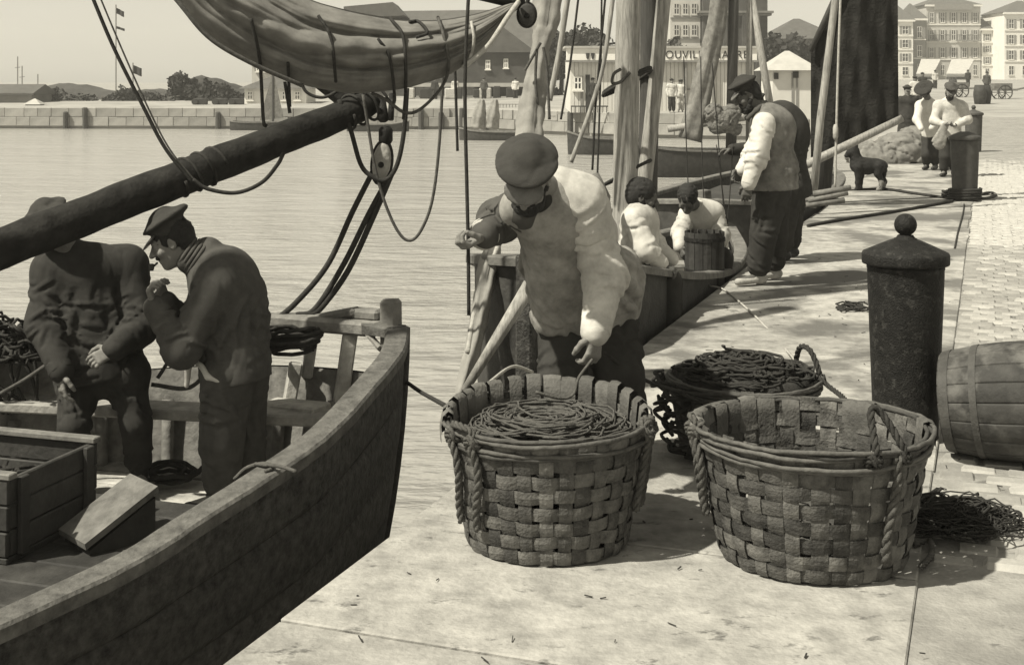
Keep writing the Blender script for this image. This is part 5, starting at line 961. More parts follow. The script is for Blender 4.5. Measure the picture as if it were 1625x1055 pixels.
Z = Sculpt(); Z.cone(P(1500, 200, 22.66), P(1490, 226, 22.66), .06, .12, .03, (np.array([0, 1., 0]), .3)); tag(put('cloth', [Z.mesh(.016, .006, 6)], M['smock']), 'pale cloth hanging from the hands of the light smocked man', 'cloth')
J = dict(head=P(1468, 146, 24.3), neck=P(1472, 158, 24.5), chest=P(1473, 168, 24.55), pel=P(1478, 212, 24.7), sha=P(1460, 168, 24.5), shb=P(1486, 168, 24.6), ela=P(1455, 190, 24.3), wra=P(1462, 205, 24.1), elb=P(1490, 190, 24.5), wrb=P(1478, 204, 24.3), hipa=P(1472, 220, 24.7), hipb=P(1484, 220, 24.7), kna=P(1470, 245, 24.6), knb=P(1484, 245, 24.6), ana=ank(1470, 24.7, .085), anb=ank(1484, 24.7, .085), toea=ank(1466, 24.5, .036), toeb=ank(1480, 24.5, .036))
person('person in white with a dark broad hat stooping beside the light smocked man', ank(1476, 24.7, 0), J, (-.5, -.5, -.7), (-.3, -.4, .85), skin='skindark', res=.018, top='white', legs='navy', fat=1.0, hem=.0, cap_m='navy', cap_kw=dict(wide=1.5), hair=('hair', .02))
def walker(px, d_, z, h, top, legs, label, face=(0, -1, 0), cap_m='navy', dress=False, group='people standing far off'):
    k = h / 1.7; b_ = P(px, 500, d_); b_[2] = z; q = lambda x, y, zz: b_ + np.array([x, y, zz]) * k
    J = dict(head=q(0, 0, 1.56), neck=q(0, 0, 1.42), chest=q(0, 0, 1.28), pel=q(0, 0, .92), sha=q(-.17, 0, 1.36), shb=q(.17, 0, 1.36), ela=q(-.23, .02, 1.08), wra=q(-.2, -.1, .86), elb=q(.23, .02, 1.08), wrb=q(.2, -.1, .86), hipa=q(-.08, 0, .88), hipb=q(.08, 0, .88), kna=q(-.09, -.02, .48), knb=q(.1, .03, .48), ana=q(-.1, 0, .085), anb=q(.1, .05, .085), toea=q(-.11, -.12, .036), toeb=q(.11, -.08, .036))
    return person(label, b_, J, face, (0, 0, 1), res=.03, s=k, top=top, legs=legs, cap_m=cap_m, hem=.75 if dress else .1, flare=1.6 if dress else 1.0, wr=.006, group=group, shoes=False)
walker(1440, 30, 0.0, 1.55, 'navy', 'navy', 'woman in a long dark dress just right of the great dark sail', dress=True)
walker(1452, 58, .28, 1.6, 'cream', 'navy', 'far figure in a light jacket near the awnings', (1, 0, 0))
walker(941, 66, .14, 1.7, 'navy', 'navy', 'dark figure standing on the far quay before the white steamer office', (1, 0, 0), group='people on the far quay')
walker(1066, 64, .14, 1.65, 'cream', 'navy', 'light coated figure on the far quay right of the tall mast', (1, -1, 0), group='people on the far quay')
walker(1080, 64.5, .14, 1.6, 'white', 'cream', 'white clad figure on the far quay beside the brown furled sail', (-1, 0, 0), group='people on the far quay')
# ---- dog
dg = thing('dog', G(1382, 301), 'black dog with pale legs standing on the quay by the mooring rope', 'dog'); e_ = wloc(dg); D = 20.0
def dp(px, py, dy=0): return P(px, py, D + dy)
Z = Sculpt(); Z.chain([dp(1362, 262), dp(1376, 264), dp(1390, 263), dp(1399, 264)], [.125, .115, .095, .09], .06); Z.chain([dp(1362, 258), dp(1357, 248), dp(1355, 240)], [.10, .075, .07], .04); Z.chain([dp(1355, 240), dp(1350, 242), dp(1343, 247)], [.078, .058, .032], .03)
for y_ in (-.05, .05): Z.chain([dp(1356, 236, y_), dp(1359, 231, y_ * 1.3), dp(1361, 241, y_ * 1.5)], [.03, .022, .016], .012)
for (x_, y_) in ((1361, -.08), (1365, .08)): Z.chain([dp(x_, 266, y_), dp(x_ + 1, 279, y_), dp(x_, 290, y_), dp(x_, 299.5, y_), dp(x_ - 3, 301, y_)], [.075, .048, .036, .032, .026], .02)
for (x_, y_) in ((1395, -.08), (1400, .08)): Z.chain([dp(x_, 264, y_), dp(x_ - 2, 276, y_), dp(x_ + 4, 288, y_), dp(x_ + 1, 299.5, y_), dp(x_ - 2, 301, y_)], [.085, .058, .034, .03, .025], .02)
Z.chain([dp(1402, 262), dp(1405, 270), dp(1404, 282)], [.035, .026, .014], .02); put('body', [Z.mesh(.011, .003, 8, 2)], M['fur'], dg)
Z = Sculpt()
for (x_, y_) in ((1395, -.08), (1400, .08)): Z.chain([dp(x_ + 1, 284, y_), dp(x_ + 4, 288, y_), dp(x_ + 1, 299.5, y_), dp(x_ - 2, 301, y_)], [.035, .037, .034, .028], .02)
Z.chain([dp(1385, 284, -.02), dp(1384, 299)], [.02, .02], .02) if False else None
put('pale_leg_fur', [Z.mesh(.012)], M['furpale'], dg)
# ---- canvas heap farther along the quay
Z = Sculpt()
for (x_, y_, r_) in ((1385, 27, (.55, .5, .3)), (1408, 27, (.5, .5, .36)), (1430, 27, (.5, .55, .48)), (1450, 27.4, (.5, .55, .56)), (1470, 27.5, (.45, .5, .52)), (1486, 27.3, (.4, .45, .4))):
    c_ = P(x_, 300, y_); c_[2] = r_[2] * .25; Z.ell(c_, r_, None, .2)
Z.cut((0, 0, .003), (0, 0, -1)); tag(put('canvas_heap', [Z.mesh(.03, .028, 15, .35)], M['sail']), 'grey canvas sail heaped on the quay behind the black dog', 'canvas')
Z = Sculpt()
for k in range(14): c_ = P(1150 + rng.normal(0, 10), 190 + rng.normal(0, 11), 37.9 + rng.normal(0, .1)); Z.ell(c_, (rng.uniform(.16, .3),) * 3, None, .1)
put('heaped_net', [Z.mesh(.03, .03, 19, .8)], M['net'], NETB)
for k, (px, d_, tp, lb) in enumerate(((690, 93, 'navy', 'dark figure under the fish hall arcade right of the sail block'), (722, 94, 'cream', 'light coated figure under the fish hall arcade'), (768, 93, 'navy2', 'grey figure before the canvas bundles of the far quay'), (818, 92, 'white', 'white clad figure beside the lattice trellis'))): walker(px, d_, .32, 1.6, tp, 'navy', lb, (1, -.3, 0), group='people on the far quay')
# ribbed roll neck of the smoking man, smock neck opening and hem of the bent man
NKp, HDp = P(316, 412, 6.52), P(272, 384, 6.5); hd_ = unit(HDp - NKp)
for k in range(4):
    c0 = NKp + hd_ * (.012 + k * .02); x_ = unit(np.cross(hd_, (0, 1, 0))); y_ = np.cross(hd_, x_); mb = MB(); mb.tube([c0 + (x_ * math.cos(q) + y_ * math.sin(q)) * (.088 - .004 * k) for q in np.linspace(0, 2 * pi, 30)], .010, 6); mb.build('collar_rib', M['navy2'], pS, True)
for px, d_, z_, tp, lb, fc in ((1464, 76, .55, 'navy', 'far dark figure on the street left of the stooping person', (1, 0, 0)), (1484, 112, 1.0, 'cream', 'far light figure on the street below the left awning', (0, -1, 0)), (1536, 118, 1.08, 'navy', 'far dark figure on the street below the right awning', (-1, 0, 0)), (1566, 88, .7, 'navy2', 'far grey figure on the open street above the hidden bollard', (0, 1, 0))): walker(px, d_, z_, 1.62, tp, 'navy', lb, fc)
# ------------------------------------------------------------------ the other side of the harbour: buildings, trees, flags
def bx(px0, px1, py0, py1, d): a = P(px0, py1, d); b = P(px1, py0, d); return a[0], b[0], a[2], b[2]        # x0, x1, z bottom, z top at depth d
def wbox(par, name, x0, x1, y0, y1, z0, z1, m): mb = MB(); mb.box(((x0 + x1) / 2, (y0 + y1) / 2, (z0 + z1) / 2), (x1 - x0, y1 - y0, z1 - z0)); return mb.build(name, m, par)
def window(par, x, z, y, w, h, name='window', shut=False, m='glass', fm='plaster'):
    """opening with pane, frame bars, sill and, where wanted, shutters; y is the wall face"""
    pane = wbox(par, name, x - w / 2, x + w / 2, y - .03, y + .05, z, z + h, M[m])
    mb = MB()
    for dx in (-w / 2, 0, w / 2): mb.box((x + dx, y - .05, z + h / 2), (.07, .06, h))
    for dz in (0, h * .55, h): mb.box((x, y - .052, z + dz), (w + .07, .06, .07))
    mb.build('frame', M[fm], pane); wbox(pane, 'sill', x - w / 2 - .1, x + w / 2 + .1, y - .16, y, z - .12, z - .04, M[fm])
    if shut:
        for g in (-1, 1): xx = x + g * (w * .5 + w * .27); wbox(pane, 'shutter', xx - w * .23, xx + w * .23, y - .07, y - .005, z, z + h, M['shutter'])
    return pane
def gable(par, name, x0, x1, y0, y1, z, h, m, over=.3, axis='x'):
    """pitched roof; ridge along axis"""
    mb = MB(); x0 -= over; x1 += over; y0 -= over; y1 += over; t = .12
    if axis == 'x': pr = [(x0, y0, z), (x0, (y0 + y1) / 2, z + h), (x0, y1, z), (x0, y1, z - t), (x0, y0, z - t)]; v = (x1 - x0, 0, 0)
    else: pr = [(x0, y0, z), ((x0 + x1) / 2, y0, z + h), (x1, y0, z), (x1, y0, z - t), (x0, y0, z - t)]; v = (0, y1 - y0, 0)
    mb.prism(pr if axis == 'x' else pr, v); return mb.build(name, m, par)
def hip(par, name, x0, x1, y0, y1, z, h, m, over=.35, inset=.45):
    x0 -= over; x1 += over; y0 -= over; y1 += over; k = (y1 - y0) * inset; k = min(k, (x1 - x0) * .46); ym = (y0 + y1) / 2
    mb = MB(); mb.add([(x0, y0, z), (x1, y0, z), (x1, y1, z), (x0, y1, z), (x0 + k, ym, z + h), (x1 - k, ym, z + h)], [(0, 1, 5, 4), (1, 2, 5), (2, 3, 4, 5), (3, 0, 4), (3, 2, 1, 0)]); return mb.build(name, m, par)
def gz(d): return .16 + max(0, (d - 78)) * .013
# street land on the far right and the ground under the terrace of houses
mb = MB(); rows = []
for d_, z_ in ((46, -.4), (54, .22), (80, .62), (130, 1.2), (190, 1.7), (270, 2.2), (420, 2.6)): rows.append([[hx(px, d_), d_, z_ - (.012 if px > 1500 else 0) - (1.6 if px < 1385 else 0)] for px in (1370, 1395, 1440, 1500, 1600, 1750, 2100)])
mb.grid(np.array(rows), flip=True); struct('street', mb, M['farquay'])
# steamer office
d = 66; x0, x1, zb, zt = bx(905, 1196, 96, 188, d); zb = .1
of = thing('steamer_office', ((x0 + x1) / 2, d, zb), 'long white boarded office with lettered fascia on the far quay', 'building'); wbox(of, 'wall', x0, x1, d, d + 6, zb, zt, M['board'])
n_ = 44
for k in range(n_): xx = x0 + (k + .5) * (x1 - x0) / n_; wbox(of, 'board', xx - (x1 - x0) / n_ * .44, xx + (x1 - x0) / n_ * .44, d - .05, d, zb, zt, M['board'])
z_ = hz(96, d); zt2 = hz(77, d); fas = wbox(of, 'fascia', x0 - .2, x1 + .1, d - .35, d + .2, z_, zt2, M['plaster']); wbox(of, 'roof', x0 - .3, x1 + .2, d - .45, d + 6.3, zt2, zt2 + .1, M['roofpale']); wbox(of, 'eaves_moulding', x0 - .25, x1 + .15, d - .4, d + .1, z_ - .1, z_, M['shutter'])
def lettering(txt, x, z, y, size, par, m, width=None):
    cu = bpy.data.curves.new('text', 'FONT'); cu.body = txt; cu.size = size; cu.extrude = .01; cu.space_character = 1.12; t = bpy.data.objects.new('text', cu); COL.objects.link(t); t.rotation_euler = (pi / 2, 0, 0); bpy.context.view_layer.update()
    me = bpy.data.meshes.new_from_object(t.evaluated_get(bpy.context.evaluated_depsgraph_get())); bpy.data.objects.remove(t); v = np.zeros(len(me.vertices) * 3); me.vertices.foreach_get('co', v); v = v.reshape(-1, 3); w0 = v[:, 0].max() - v[:, 0].min(); k = (width / w0) if width else 1
    me.vertices.foreach_set('co', np.stack([v[:, 0] * k, v[:, 2], v[:, 1]], 1).ravel()); me.flip_normals(); me.materials.clear(); me.materials.append(m); o_ = bpy.data.objects.new('lettering', me); COL.objects.link(o_); o_.parent = par; o_.location = tuple(np.array([x, y, z]) - wloc(par)); return o_
lettering('TROUVILLE-HAVRE', hx(1034, d - .4), hz(93, d - .4), d - .37, .55, of, M['ink'], width=hx(1186, d) - hx(1034, d))
for k, px in enumerate((932, 940)): mb = MB(); xx = hx(px, d); mb.prism([(xx - .1, d - .36, hz(85, d)), (xx + .1, d - .36, hz(85, d)), (xx + .06, d - .36, hz(93, d)), (xx, d - .36, hz(95, d)), (xx - .06, d - .36, hz(93, d))], (0, -.03, 0)); mb.build('emblem', M['ink'], of)
wbox(of, 'door', hx(929, d), hx(936, d), d - .09, d - .05, zb, hz(119, d), M['ink']); window(of, hx(917, d), hz(142, d), d - .05, .35, .6); wbox(of, 'door', hx(921, d), hx(925, d), d - .09, d - .05, zb, hz(121, d), M['shutter'])
for px in (1086, 1130): wbox(of, 'post', hx(px, d), hx(px + 2.5, d), d - .3, d - .1, zb, z_, M['shutter'])
wbox(of, 'rail', hx(1090, d), hx(1112, d), d - .12, d - .06, hz(143, d), hz(141, d), M['shutter'])
o_ = thing('bench_stand', (hx(950, 65), 65, .14), 'dark low railing on the quay before the white steamer office', 'railing')
wbox(o_, 'rail', hx(906, 65), hx(965, 65), 64.97, 65.03, hz(170, 65), hz(168, 65), M['ink'])
for px in range(906, 966, 7): wbox(o_, 'post', hx(px, 65), hx(px + 1.2, 65), 64.98, 65.02, .12, hz(170, 65), M['ink'])
for q, (px, py) in enumerate(((870, 185), (884, 180))): wbox(o_, 'crossbar', hx(px, 65), hx(px + 12, 65), 64.97, 65.03, hz(py, 65) - .05, hz(py, 65) + .05, M['palewood'])
# trellis on the far quay
o_ = thing('trellis', (hx(810, 74), 74, .14), 'lattice trellis on the far quay behind the bent man\'s cap', 'trellis')
for px in range(788, 830, 5): wbox(o_, 'upright', hx(px, 74), hx(px + 1, 74), 73.98, 74.02, .13, hz(165, 74), M['shutter'])
for py in (166, 172, 178, 184): wbox(o_, 'bar', hx(787, 74), hx(830, 74), 73.95, 73.98, hz(py, 74) - .02, hz(py, 74) + .02, M['shutter'])
# hut with pale roof
d = 57; x0, x1, _, zt = bx(1226, 1292, 112, 180, d); hut = thing('white_hut', ((x0 + x1) / 2, d, .1), 'small white hut with pale hipped roof left of the great dark sail', 'hut'); wbox(hut, 'wall', x0, x1, d, d + 2.6, -.6, zt, M['board']); hip(hut, 'roof', x0, x1, d, d + 2.6, zt, hz(80, d) - zt, M['roofpale'], .3)
for px in (1256, 1263): wbox(hut, 'door', hx(px, d), hx(px + 3, d), d - .04, d, hz(176, d), hz(116, d), M['shutter'])
wbox(hut, 'window', hx(1258, d), hx(1267, d), d - .06, d - .005, hz(124, d), hz(114, d), M['ink']); wbox(hut, 'window', hx(1228, d), hx(1235, d), d - .06, d - .005, hz(126, d), hz(116, d), M['ink'])
# rowing of goods under it
for k, (px, py, w_, h_) in enumerate(((1236, 196, .5, .4), (1255, 200, .6, .45), (1274, 198, .5, .5))):
    p = P(px, py, 55); mb = MB(); mb.box((p[0], 55, p[2]), (w_, .5, h_), None, .04); tag(mb.build('sack', M['sailpale'], None), 'pale sack below the white hut, number %s from the left' % ('one', 'two', 'three')[k], 'sack', 'sacks by the hut')
# stone tower and hall with hipped roof
d = 112; x0, x1, _, zt = bx(1116, 1218, -60, 150, d); tw = thing('stone_tower', ((x0 + x1) / 2, d, .5), 'massive dark stone tower with cornice rising behind the steamer office', 'tower'); wbox(tw, 'shaft', x0, x1, d, d + 5.5, 0, zt, M['stonedark'])
for py, e in ((22, .3), (18, .45), (-40, .3)): wbox(tw, 'cornice', x0 - e, x1 + e, d - e, d + 5.5 + e, hz(py, d) - .18, hz(py, d), M['tower'])
for px in (1128, 1150, 1180, 1202): wbox(tw, 'buttress', hx(px - 3, d), hx(px + 3, d), d - .4, d, 0, hz(24, d), M['stonedark'])
for px in (1139, 1166, 1192): wbox(tw, 'louvre_window', hx(px - 5, d), hx(px + 5, d), d - .03, d + .1, hz(85, d), hz(38, d), M['ink'])
x0b, x1b, _, ztb = bx(1066, 1114, -30, 150, d); tp = thing('pale_house', ((x0b + x1b) / 2, d + 1, .5), 'tall pale house front beside the stone tower', 'house'); wbox(tp, 'wall', x0b, x1b, d + 1, d + 6, 0, ztb, M['plaster2'])
for py in (8, 42, 76):
    for px in (1076, 1090, 1104): window(tp, hx(px, d), hz(py + 14, d), d + 1, .42, .9, m='glass', fm='plaster2')
    wbox(tp, 'string_course', x0b, x1b, d + .9, d + 1, hz(py + 20, d) - .05, hz(py + 20, d) + .05, M['tower'])
d = 125; x0, x1, _, zt = bx(1222, 1335, 62, 130, d); hl = thing('slate_roofed_hall', ((x0 + x1) / 2, d, .6), 'broad hall with dark hipped slate roof behind the white hut', 'building'); wbox(hl, 'wall', x0, x1, d, d + 8, 0, zt, M['tower']); hip(hl, 'roof', x0, x1, d, d + 8, zt, hz(27, d) - zt, M['roof'], .3)
for px in range(1232, 1296, 12): window(hl, hx(px, d), hz(92, d), d, .5, 1.2, fm='tower')
# big dark hall with gables behind the sail bundle
d = 100; x0, x1, _, zt = bx(540, 838, 78, 140, d); fh = thing('fish_hall', ((x0 + x1) / 2, d, .4), 'large dark rubble walled hall with slate roof behind the furled sail', 'building')
wbox(fh, 'wall', x0, x1, d, d + 9, 0, zt, M['stonedark']); mb = MB(); ov = .4
mb.add([(x0 - ov, d - ov, zt), (x1 + ov, d - ov, zt), (x1 + ov, d + 9 + ov, zt), (x0 - ov, d + 9 + ov, zt), (x0 - ov, d + 4.5, hz(14, d)), (x1 + ov, d + 4.5, hz(10, d))], [(0, 1, 5, 4), (1, 2, 5), (2, 3, 4, 5), (3, 0, 4), (3, 2, 1, 0)]); mb.build('roof', M['roof'], fh)
xa, xb = hx(756, d), hx(840, d); wbox(fh, 'gable_wing', xa, xb, d - 2, d, 0, hz(82, d), M['stonedark']); gable(fh, 'wing_roof', xa, xb, d - 2, d + 4.5, hz(82, d), hz(45, d) - hz(82, d), M['roof'], .35, 'y')
for px, py in ((803, 108), (775, 110)): window(fh, hx(px, d), hz(py, d), d - 2, .28, .62, fm='plaster')
mb = MB(); mb.prism([(hx(548, d), d - 1, hz(30, d)), (hx(548, d), d - 1, hz(12, d)), (hx(625, d), d - 1, hz(5, d)), (hx(644, d), d - 1, hz(26, d))], (0, 5, 0)); mb.build('lantern_roof', M['roof'], fh)
for k in range(14): px = 645 + k * 13.5; wbox(fh, 'arcade_post', hx(px, 97), hx(px + 1.5, 97), 96.9, 97.1, 0, hz(136, 97), M['ink'])
wbox(fh, 'arcade_roof', hx(640, 97), hx(838, 97), 96, 98.2, hz(138, 97), hz(132, 97), M['roofpale'])
for k in range(9):
    px = 652 + k * 20 + random.uniform(-5, 5); p = P(px, 160, 94); mb = MB(); mb.box((p[0], 94, gz(94) + .45), (random.uniform(.5, .95), .7, random.uniform(.6, 1.1)), None, .08); tag(mb.build('goods_stack', M['navy' if k % 3 else 'cream'], None), '%s from the left of the nine stacks of goods under the hall arcade' % ('first', 'second', 'third', 'fourth', 'fifth', 'sixth', 'seventh', 'eighth', 'last')[k], 'goods', 'goods before the fish hall')
# white house at the left and its neighbour
d = 84; x0, x1, _, zt = bx(388, 486, 141, 182, d); wh = thing('white_house', ((x0 + x1) / 2, d, .15), 'low white house with dark roof on the far quay under the sail', 'house'); wbox(wh, 'wall', x0, x1, d, d + 4, 0, zt, M['plaster']); hip(wh, 'roof', x0, x1, d, d + 4, zt, hz(117, d) - zt, M['roof'], .35)
for px in (397, 452, 472): window(wh, hx(px, d), hz(158, d), d, .3, .5)
wbox(wh, 'door', hx(424, d), hx(432, d), d - .04, d + .02, 0, hz(150, d), M['shutter'])
d = 88; x0, x1, _, zt = bx(362, 425, 92, 150, d); w2 = thing('tall_white_house', ((x0 + x1) / 2, d, .2), 'taller white house with chimneys behind the low white house', 'house'); wbox(w2, 'wall', x0 + .6, x1, d + 5, d + 9, 0, zt, M['plaster2']); gable(w2, 'roof', x0 + .6, x1, d + 5, d + 9, zt, .7, M['roof'], .2)
for px in (372, 388): wbox(w2, 'chimney', hx(px, d), hx(px + 3.5, d), d + 6, d + 6.4, zt, hz(72, d), M['stonedark'])
for px in (388, 402, 416): window(w2, hx(px, d), hz(112, d), d + 5, .3, .6, shut=True)
# sheds at the far left
d = 86; x0, x1, _, zt = bx(-30, 50, 148, 190, d); sh = thing('quay_shed', ((x0 + x1) / 2, d, .15), 'long grey shed with flat roof at the far left', 'shed'); wbox(sh, 'wall', x0, x1, d, d + 4, 0, zt, M['tower']); gable(sh, 'roof', x0, x1, d, d + 4, zt, hz(134, d) - zt, M['roof'], .2)
d = 80.5; x0, x1, _, zt = bx(40, 62, 166, 190, d); sh = thing('quay_hut', ((x0 + x1) / 2, d, .13), 'little hut with pale roof beside the far left shed', 'hut'); wbox(sh, 'wall', x0, x1, d, d + .9, 0, zt, M['tower']); hip(sh, 'roof', x0, x1, d, d + .9, zt, .35, M['roofpale'], .12); wbox(sh, 'door', hx(52, d), hx(57, d), d - .03, d, .1, zt - .1, M['ink'])
mb = MB(); mb.box((hx(168, 78.9), 78.9, -.45), (1.05, .5, 1.25)); tag(mb.build('dark_quay_stair', M['stonedark'], None), 'dark square block against the far quay wall at left', 'quay stair')
for k, px in enumerate((104, 135, 346, 668, 700, 733, 771, 905)):
    y_ = np.interp(hx(px, 77), [e_[0] for e_ in edge], [e_[1] for e_ in edge]) - .25; xx = (px - CX) / F * y_; mb = MB(); mb.lathe([(.16, -1.6), (.15, -.15 + .25 * (k % 2)), (.1, -.1 + .25 * (k % 2))], (xx, y_, 0), 8); tag(mb.build('mooring_pile', M['stonedark'], None), '%s from the left of the dark timber piles against the far quay wall' % ('first', 'second', 'third', 'fourth', 'fifth', 'sixth', 'seventh', 'last')[k], 'pile', 'piles along the far quay')
for k, (px, z1) in enumerate(((1052, .5), (700, .7), (683, .7))): pass
# flags
def flag(px, d_, base, top, flags, label):
    o_ = thing('flagpole', (hx(px, d_), d_, gz(d_)), label, 'flagpole', 'flagpoles at the harbour mouth'); mb = MB(); mb.tube([(hx(px, d_), d_, 0), (hx(px, d_), d_, hz(top, d_))], .045, 6); mb.build('pole', M['shutter'], o_)
    for (a0, b0, w_, h_, sl_) in flags:
        Pt = [[P(px + 1 + w_ * u, a0 + h_ * v + sl_ * u, d_) + [0, .12 * math.sin(6 * u), 0] for u in np.linspace(0, 1, 7)] for v in np.linspace(0, 1, 4)]; Pt = np.array(Pt); mb = MB(); mb.grid(Pt); mb.grid(Pt + [0, .02, 0], flip=True); mb.build('flag', M['ink'], o_)
flag(184, 95, 140, 8, ((13, 0, 12, 9, 6), (42, 0, 13, 4, 4)), 'tall flagpole with two dark flags over the far bank')
flag(211, 96, 140, 100, ((104, 0, 13, 13, 5),), 'short flagpole with one dark flag over the far bank')
for px, top in ((28, 90), (35, 105), (60, 118)):
    o_ = thing('distant_mast', (hx(px, 95), 95, .3), 'thin distant mast above the far left sheds, at %s height' % {90: 'the greatest', 105: 'middle', 118: 'the least'}[top], 'mast', 'distant masts'); mb = MB(); mb.tube([(hx(px, 95), 95, 0), (hx(px, 95), 95, hz(top, 95))], .04, 5); mb.build('pole', M['shutter'], o_); mb = MB(); mb.tube([P(px - 4, top + 18, 95), P(px + 4, top + 17, 95)], .025, 5); mb.build('yard', M['shutter'], o_)
# trees
def tree(px, py, d_, w, h, label, m='leaf', n=900, base=None, leaf=.22):
    b_ = np.array([hx(px, d_), d_, gz(d_) - .3 if base is None else base]); o_ = thing('tree', b_, label, 'tree', 'trees behind the harbour buildings'); top = hz(py, d_); r = np.random.default_rng(int(px * 7 + py)); mb = MB(); hh = top - b_[2]
    mb.tube([b_, b_ + [.1, 0, hh * .4], b_ + [-.1, 0, hh * .75]], [.22, .16, .06], 7)
    for k in range(5): a = r.uniform(0, 6.28); mb.tube([b_ + [0, 0, hh * (.35 + .07 * k)], b_ + [math.cos(a) * w * .3, math.sin(a) * w * .25, hh * (.55 + .07 * k)]], [.08, .03], 5)
    mb.build('trunk', M['bark'], o_)
    nb = 16; C_ = np.stack([r.uniform(-.42, .42, nb) * w, r.uniform(-.3, .3, nb) * w, hh - h * r.uniform(.16, .95, nb) * .85], 1); C_[:, 2] -= np.abs(C_[:, 0]) * .3; R_ = r.uniform(.14, .26, nb) * min(w, h * 1.4)
    k = r.integers(0, nb, n); q = r.normal(0, 1, (n, 3)); q /= np.linalg.norm(q, axis=1)[:, None]; c = b_ + C_[k] + q * (R_[k] * r.uniform(.55, 1.05, n))[:, None]; u = r.normal(0, 1, (n, 3)); u /= np.linalg.norm(u, axis=1)[:, None]; v = np.cross(u, q + .4 * r.normal(0, 1, (n, 3))); v /= np.linalg.norm(v, axis=1)[:, None] + 1e-6; s_ = (leaf * r.uniform(.6, 1.3, n))[:, None]
    V = np.stack([c - u * s_ - v * s_ * .6, c + u * s_ - v * s_ * .6, c + u * s_ + v * s_ * .6, c - u * s_ + v * s_ * .6], 1).reshape(-1, 3); Fc = np.arange(n * 4).reshape(-1, 4); me = fast_mesh('crown', V - b_, Fc); me.materials.append(M[m]); oo = bpy.data.objects.new('crown', me); COL.objects.link(oo); oo.parent = o_
    return o_
tree(890, 42, 108, 4.2, 4.5, 'dark tree right of the fish hall gable', 'leaf', 1300); tree(925, 45, 106, 4.6, 4.2, 'dark bushy tree behind the left end of the steamer office', 'leaf', 1400); tree(962, 62, 104, 3.2, 3.2, 'lighter tree between office and big pine mast', 'leaf2', 900)
tree(868, 88, 96, 3.0, 3.4, 'low dark tree beside the fish hall wall', 'leaf', 900); tree(1078, 58, 100, 2.4, 2.6, 'small tree before the pale house front', 'leaf2', 700)
tree(1240, 50, 112, 3.2, 3.4, 'dark tree at the foot of the stone tower', 'leaf', 1000); tree(1272, 58, 110, 3.4, 3.2, 'dark tree above the roof of the white hut', 'leaf', 1000); tree(1300, 62, 110, 2.6, 2.6, 'mid toned tree half hidden by the dark sail', 'leaf2', 700)
tree(298, 116, 92, 3.0, 2.8, 'rounded dark bush clump on the far bank', 'leaf', 3200, leaf=.15); tree(330, 128, 91, 2.8, 2.2, 'lower dark bush right of the rounded clump', 'leaf', 2600, leaf=.15); tree(360, 136, 91, 2.4, 1.8, 'dark bush touching the tall white house', 'leaf', 2000, leaf=.15)
for k, px in enumerate((90, 125, 165, 200, 240, 268)): tree(px, 141 + (k % 3) * 4, 90.5, 2.6, 1.5, 'low scrub bush number %s from the left along the far bank' % ('one', 'two', 'three', 'four', 'five', 'six')[k], 'leaf', 600, leaf=.14)
for k, px in enumerate((318, 350, 376)):
    p = (hx(px, 82), 82, gz(82)); mb = MB(); mb.box((p[0], 82, gz(82) + .2), (.85, .5, .42), None, .06); [mb.lathe([(.2, -.04), (.2, .04)], (p[0] + q, 81.7, gz(82) + .2), 12, np.array([[1, 0, 0], [0, 0, 1], [0, 1, 0]])) for q in (-.28, .28)]; tag(mb.build('handcart', M['ink'], None), 'dark handcart on the far quay, the %s of three' % ('leftmost', 'middle', 'rightmost')[k], 'cart', 'carts on the far quay')
# terrace of hotels on the right
d = 250; zb = 2.0
def facade(px0, px1, pyt, label, m, floors, bays, roof_h, name='hotel', shut=True, balc=(), dep=12, dd=0):
    D_ = d + dd; x0, x1 = hx(px0, D_), hx(px1, D_); zt = hz(pyt, D_); o_ = thing(name, ((x0 + x1) / 2, D_, zb), label, 'building', 'houses along the street'); wbox(o_, 'wall', x0, x1, D_, D_ + dep, zb - 3, zt, M[m]); fh_ = (zt - zb - 1.0) / floors
    hip(o_, 'roof', x0, x1, D_, D_ + dep, zt, roof_h, M['roof'], .4); wbox(o_, 'cornice', x0 - .3, x1 + .3, D_ - .45, D_, zt - .35, zt, M['plaster'])
    for f in range(floors):
        for b_ in range(bays):
            window(o_, x0 + (b_ + .5) * (x1 - x0) / bays, zb + .9 + f * fh_, D_, (x1 - x0) / bays * .36, fh_ * .58, shut=shut and f > 0)
        if f: wbox(o_, 'string_course', x0, x1, D_ - .15, D_, zb + .45 + f * fh_, zb + .65 + f * fh_, M['plaster'])
        if f in balc:
            for (u0, u1) in ((.03, .40), (.55, .97)):
                bl = wbox(o_, 'balcony', x0 + (x1 - x0) * u0, x0 + (x1 - x0) * u1, D_ - 1.0, D_ - .16, zb + .7 + f * fh_, zb + .88 + f * fh_, M['shutter']); mb = MB()
                for t in np.linspace(u0, u1, 15): mb.box((x0 + (x1 - x0) * t, D_ - .95, zb + 1.35 + f * fh_), (.06, .06, .95))
                mb.box((x0 + (x1 - x0) * (u0 + u1) / 2, D_ - .95, zb + 1.85 + f * fh_), ((x1 - x0) * (u1 - u0), .09, .09)); mb.build('railing', M['ink'], bl)
    return o_, x0, x1, zt
ho, x0, x1, zt = facade(1470, 1556, 8, 'pale four storey hotel with balconies and signboard facing the quay', 'plaster2', 4, 5, 2.2, balc=(2,))
wbox(ho, 'signboard', x0 + 1.4, x1 - 1.6, d - .75, d - .5, zt - 1.0, zt + .1, M['shutter'])
facade(1424, 1449, 32, 'narrow cream house with mansard roof beside the dark sail', 'plaster', 4, 1, 3.2, 'town_house', True, dd=-4); facade(1449.5, 1469, 30, 'narrow grey house front between cream house and hotel', 'tower', 3, 1, 3.2, 'town_house', False, dd=-2)
